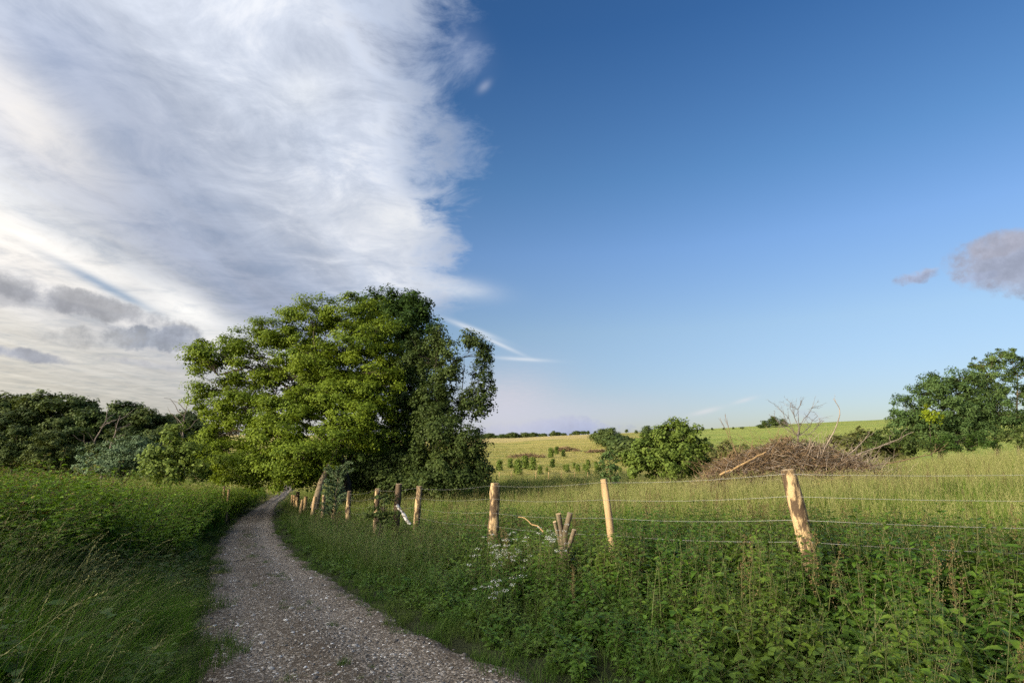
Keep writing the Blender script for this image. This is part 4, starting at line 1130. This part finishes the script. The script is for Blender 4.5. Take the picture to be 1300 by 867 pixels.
# bare thorn bush sticking out of the top
TH = empty("bare_thorn_bush", B0 + np.array([.5, .3, 0]), "leafless thorny bush standing out of the top of the brush pile", "bare bush"); T0 = np.array(TH.location); mb = MB()
def thorn(a, b, r, lev):
    pts = limb_pts(a, b, RNG.normal(0, .05), 6, .04); tube(mb, pts, np.linspace(r, r * .45, 6), 5 if lev < 2 else 4)
    if lev >= 3: return
    L = np.linalg.norm(b - a)
    for i in range((5, 6, 4)[lev]):
        k = RNG.integers(2, 6); dv = nrm(nrm(b - a) + RNG.normal(0, .65, 3) * np.array([1, .6, .8])); thorn(pts[k], pts[k] + dv * L * RNG.uniform(.22, .42), r * .5, lev + 1)
stem_b = P(1013, 590, BD)
for (ex, ey) in ((986, 516), (1004, 512), (1018, 508), (1038, 528), (1030, 518), (997, 526), (1046, 534), (983, 530)):
    a = P(1013, 553, BD) - T0 + RNG.normal(0, .03, 3); thorn(a, P(ex, ey, BD + RNG.normal(0, .4)) - T0, .02, 1)
tube(mb, np.stack([stem_b - T0, P(1013, 548, BD) - T0]), [.05, .035], 6)
link("branches", mb.mesh("branches", [M["twig_dark"]]), TH)

# ------------------------------------------------------------------ light and sky
AZ_S = math.atan2(-0.80, -0.60)          # compass bearing of the sun: behind the camera, to the left
EL_S = R(10)
Sdir = Vector((math.sin(AZ_S) * math.cos(EL_S), math.cos(AZ_S) * math.cos(EL_S), math.sin(EL_S)))
sd = bpy.data.lights.new("sun", "SUN"); sd.energy = 5.0; sd.angle = R(.6); sd.color = (1.0, .85, .62)
so = bpy.data.objects.new("sun", sd); so.rotation_euler = Sdir.to_track_quat("Z", "Y").to_euler(); so.location = Sdir * 50; COL.objects.link(so)

SKY = .1
EXPO = .38
XP = 2 ** EXPO
def build_world():
    w = bpy.data.worlds.new("World"); SC.world = w; w.use_nodes = True
    nt = w.node_tree; nt.nodes.clear()
    out = N(nt, "ShaderNodeOutputWorld"); bg = N(nt, "ShaderNodeBackground"); bg.inputs["Strength"].default_value = SKY
    nt.links.new(bg.outputs[0], out.inputs[0])
    sky = N(nt, "ShaderNodeTexSky", sky_type="NISHITA", sun_disc=False, sun_elevation=EL_S, sun_rotation=AZ_S % (2 * math.pi), altitude=100, air_density=1.0, dust_density=.6, ozone_density=1.5)
    tc = N(nt, "ShaderNodeTexCoord"); dirv = tc.outputs["Generated"]
    sp = N(nt, "ShaderNodeSeparateXYZ"); nt.links.new(dirv, sp.inputs[0])
    x, y, z = sp.outputs
    zc = mth(nt, "ADD", mth(nt, "MAXIMUM", z, 0.0), .03)
    X = mth(nt, "DIVIDE", mth(nt, "ADD", x, mth(nt, "MULTIPLY", y, .075)), zc)      # across the cloud bands, on the cloud layer
    Y = mth(nt, "DIVIDE", y, zc)                                                    # along them
    def cvec(sx, sy, sz=0.0, z0=0.0):
        c = N(nt, "ShaderNodeCombineXYZ"); nt.links.new(mth(nt, "MULTIPLY", X, sx), c.inputs[0]); nt.links.new(mth(nt, "MULTIPLY", Y, sy), c.inputs[1]); c.inputs[2].default_value = z0; return c.outputs[0]
    def noise(vec, scale, det=6.0, rough=.6, dist=0.0):
        n = N(nt, "ShaderNodeTexNoise", i_Scale=scale, i_Detail=det, i_Roughness=rough, i_Distortion=dist); nt.links.new(vec, n.inputs["Vector"]); return n.outputs["Fac"]
    def mrange(v, a, b, c=0.0, d=1.0, smooth=True):
        n = N(nt, "ShaderNodeMapRange"); n.interpolation_type = "SMOOTHSTEP" if smooth else "LINEAR"; n.clamp = True
        nt.links.new(v, n.inputs[0]); n.inputs[1].default_value = a; n.inputs[2].default_value = b; n.inputs[3].default_value = c; n.inputs[4].default_value = d; return n.outputs[0]
    def add(a, b): return mth(nt, "ADD", a, b)
    def mul(a, b): return mth(nt, "MULTIPLY", a, b)
    def sub(a, b): return mth(nt, "SUBTRACT", a, b)
    nbig = noise(cvec(1.0, .35), 1.3, 5, .55, .4)
    nfil = noise(cvec(1.5, 1.5), 2.2, 12, .66, .45)         # wisps running across the bands near the edge
    nstr = noise(cvec(2.2, .28), 1.6, 7, .6, .3)           # long streaks along the bands
    nfine = noise(cvec(3, 2), 3.0, 8, .65, .6)
    # direction-space blobs
    def blob(px, py, rx, ry, rot=0.0):
        r = ray(px, py); r = r / np.linalg.norm(r)
        right = np.cross(r, (0, 0, 1)); right /= np.linalg.norm(right); up = np.cross(right, r)
        ca, sa = math.cos(rot), math.sin(rot); e1 = right * ca + up * sa; e2 = -right * sa + up * ca
        def dot(e):
            n = N(nt, "ShaderNodeVectorMath", operation="DOT_PRODUCT"); nt.links.new(dirv, n.inputs[0]); n.inputs[1].default_value = e; return n.outputs["Value"]
        fwd = mrange(dot(r), 0, .3)
        cosr = max(.5, float(ray(px, py)[1] * 0 + 1 / np.linalg.norm(np.array([(px - 650) / F, (433.5 - py) / F, 1]))))
        a = mul(dot(e1), F / rx / cosr); b = mul(dot(e2), F / ry / cosr)
        return fwd, add(mul(a, a), mul(b, b))
    def soft(px, py, rx, ry, rot=0.0, k=1.0, warp=0.0):
        fwd, q = blob(px, py, rx, ry, rot)
        if warp: q = add(q, mul(sub(nfine, .5), warp))
        return mul(mul(fwd, mth(nt, "EXPONENT", mul(q, -k))), 1.0)
    # clear sky: Nishita, graded a little deeper overhead
    gr = ramp(nt, z, [(0, (.38, .42, .62)), (.09, (.46, .476, .636)), (.2, (.572, .584, .676)), (.33, (.52, .61, .80)), (.44, (.38, .55, .75)), (.63, (.22, .42, .68)), (1, (.2, .4, .66))])
    blue = mixc(nt, 1.0, mixc(nt, 1.0, sky.outputs[0], gr.outputs[0], "MULTIPLY"), (2.5 / XP, 2.5 / XP, 2.5 / XP), "MULTIPLY")
    # main altostratus sheet
    edge = add(add(X, mul(sub(nfil, .5), .95)), mul(sub(nbig, .5), .45))
    sheet = mrange(edge, .03, -.30)
    low = mth(nt, "MAXIMUM", mrange(add(z, mul(sub(nfil, .5), .03)), .215, .262), mrange(X, -.45, -1.0))
    sheet = mul(sheet, low)
    # brightness of the sheet across the bands
    Xw = add(add(X, mul(sub(nbig, .5), .55)), mul(sub(nstr, .5), .35))
    t = mrange(Xw, 0, -5, 0, 1, False)
    cr = ramp(nt, t, [(0, (.42, .52, .72)), (.06, (.62, .68, .80)), (.12, (.54, .60, .72)), (.2, (.36, .42, .55)), (.27, (.36, .41, .53)), (.34, (.55, .58, .63)), (.40, (.74, .74, .74)), (.46, (.68, .68, .69)), (.52, (.56, .57, .60)), (.62, (.55, .55, .54)), (1, (.50, .49, .45))])
    cc = cr.outputs[0]
    mod = add(.40, mul(add(mul(nstr, .45), mul(nfil, .55)), 1.16))
    mc = N(nt, "ShaderNodeCombineColor"); [nt.links.new(mod, mc.inputs[i]) for i in range(3)]
    cc = mixc(nt, 1.0, cc, mc.outputs[0], "MULTIPLY")
    for (px, py, rx, ry, rot, k, c, s) in [(500, 278, 52, 24, 0, 1, (.92, .93, .94), .9), (386, 118, 34, 26, .3, 1, (.78, .82, .88), .7), (40, 150, 110, 45, -.6, 1, (.74, .72, .69), .65), (240, 395, 50, 18, -.5, 1, (.93, .93, .92), .9),
                                         (85, 75, 75, 50, -.4, 1, (.30, .36, .51), .6), (470, 300, 110, 50, -.2, 1, (.72, .75, .81), .5), (180, 170, 90, 60, -.5, 1, (.33, .38, .50), .55)]:
        cc = mixc(nt, mul(soft(px, py, rx, ry, rot, k, .8), s), cc, c)
    # white fibres near the edge of the sheet
    fib = mul(mrange(nfil, .50, .68), mrange(X, -1.1, -.15))
    cc = mixc(nt, mul(fib, .8), cc, (.86, .88, .92))
    thin = mul(sheet, add(.80, mul(mrange(nfil, .3, .55), .2)))
    thin = mul(thin, sub(1.0, mul(soft(140, 367, 62, 6, -.42, 1, .5), .75)))
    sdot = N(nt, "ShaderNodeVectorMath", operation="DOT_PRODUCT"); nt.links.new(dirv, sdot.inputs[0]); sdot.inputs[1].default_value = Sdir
    cloud_fill = mth(nt, "POWER", mth(nt, "MAXIMUM", add(mul(sdot.outputs["Value"], .5), .5), 0.0), 6.0)     # clouds brighten towards the sun; added boost out of view fills the shaded foreground
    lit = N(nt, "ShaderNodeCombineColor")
    for i, a_ in enumerate((13, 11.4, 9.0)): nt.links.new(add(1.0, mul(cloud_fill, a_)), lit.inputs[i])
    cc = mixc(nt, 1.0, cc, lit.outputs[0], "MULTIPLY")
    inv = 1.0 / SKY / XP
    def scalec(c):
        return mixc(nt, 1.0, c, (inv, inv, inv), "MULTIPLY")
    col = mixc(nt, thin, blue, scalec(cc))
    # grey flat clouds low on the left
    for (px, py, rx, ry, rot, s, c) in [(90, 382, 110, 15, -.14, .9, (.36, .37, .40)), (175, 402, 60, 14, -.3, .7, (.42, .43, .46)), (190, 430, 58, 15, .05, .95, (.33, .36, .42)), (225, 424, 26, 12, 0, .85, (.36, .39, .46)), (110, 430, 55, 14, .1, .6, (.46, .46, .46)), (10, 447, 62, 8, -.1, .9, (.36, .38, .44)), (30, 380, 70, 14, 0, .6, (.36, .37, .41)), (190, 463, 50, 6, -.1, .6, (.44, .45, .49)), (60, 365, 90, 8, -.2, .5, (.5, .5, .52)),
                                        (1290, 328, 74, 36, .1, .95, (.36, .39, .50)), (1268, 310, 34, 14, .1, .7, (.42, .43, .52)), (1300, 362, 36, 14, 0, .8, (.35, .39, .50)), (1240, 352, 24, 6, .1, .7, (.33, .38, .52)), (1162, 351, 23, 10, .15, .95, (.33, .38, .52)), (1180, 343, 16, 3, .1, .6, (.36, .4, .52)), (695, 545, 84, 10, .02, .95, (.30, .36, .56)), (720, 538, 46, 9, 0, .8, (.31, .37, .57)), (1030, 528, 20, 7, -.3, .3, (.45, .5, .64))]:
        fwd, q = blob(px, py, rx, ry, rot)
        nq = noise(dirv, 26 if rx < 60 else 16, 9, .66); q = add(q, mul(sub(nq, .5), 5.5))
        k = mul(fwd, mrange(q, 1.5, .1)); col = mixc(nt, mul(k, s), col, scalec(mixc(nt, mrange(nq, .3, .72), tuple(a_ * .88 for a_ in c), tuple(min(.95, a_ * 1.45) for a_ in c))))
    # pale haze and thin high cloud low down in the middle
    for (px, py, rx, ry, rot, s, c) in [(640, 516, 70, 44, .1, .75, (.68, .65, .72)), (700, 528, 170, 26, 0, .6, (.62, .64, .76)), (896, 522, 17, 3, .22, .5, (.80, .78, .80)), (945, 508, 13, 2.5, .25, .4, (.80, .78, .80)), (600, 418, 34, 3.4, -.35, .6, (.85, .88, .92)), (632, 436, 32, 2.4, -.42, .55, (.85, .88, .92)), (663, 456, 32, 2.2, -.06, .55, (.85, .88, .92)), (580, 366, 45, 12, -.1, .55, (.85, .88, .92)), (615, 110, 9, 5, .7, .35, (.62, .67, .80)), (592, 62, 22, 30, .7, .2, (.42, .5, .72))]:
        col = mixc(nt, mul(soft(px, py, rx, ry, rot, 1, .9 if ry > 4 else .5), s), col, scalec(mixc(nt, 0.0, c, c)))
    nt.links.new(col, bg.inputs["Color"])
    return sky
sky_node = build_world()

# ------------------------------------------------------------------ render settings
SC.render.engine = "CYCLES"
c = SC.cycles
c.max_bounces = 7; c.diffuse_bounces = 4; c.glossy_bounces = 1; c.transmission_bounces = 4; c.transparent_max_bounces = 4
c.caustics_reflective = False; c.caustics_refractive = False
c.use_adaptive_sampling = True; c.adaptive_threshold = .01
c.use_denoising = False
SC.view_settings.view_transform = "Standard"; SC.view_settings.look = "None"; SC.view_settings.exposure = EXPO; SC.view_settings.gamma = 1
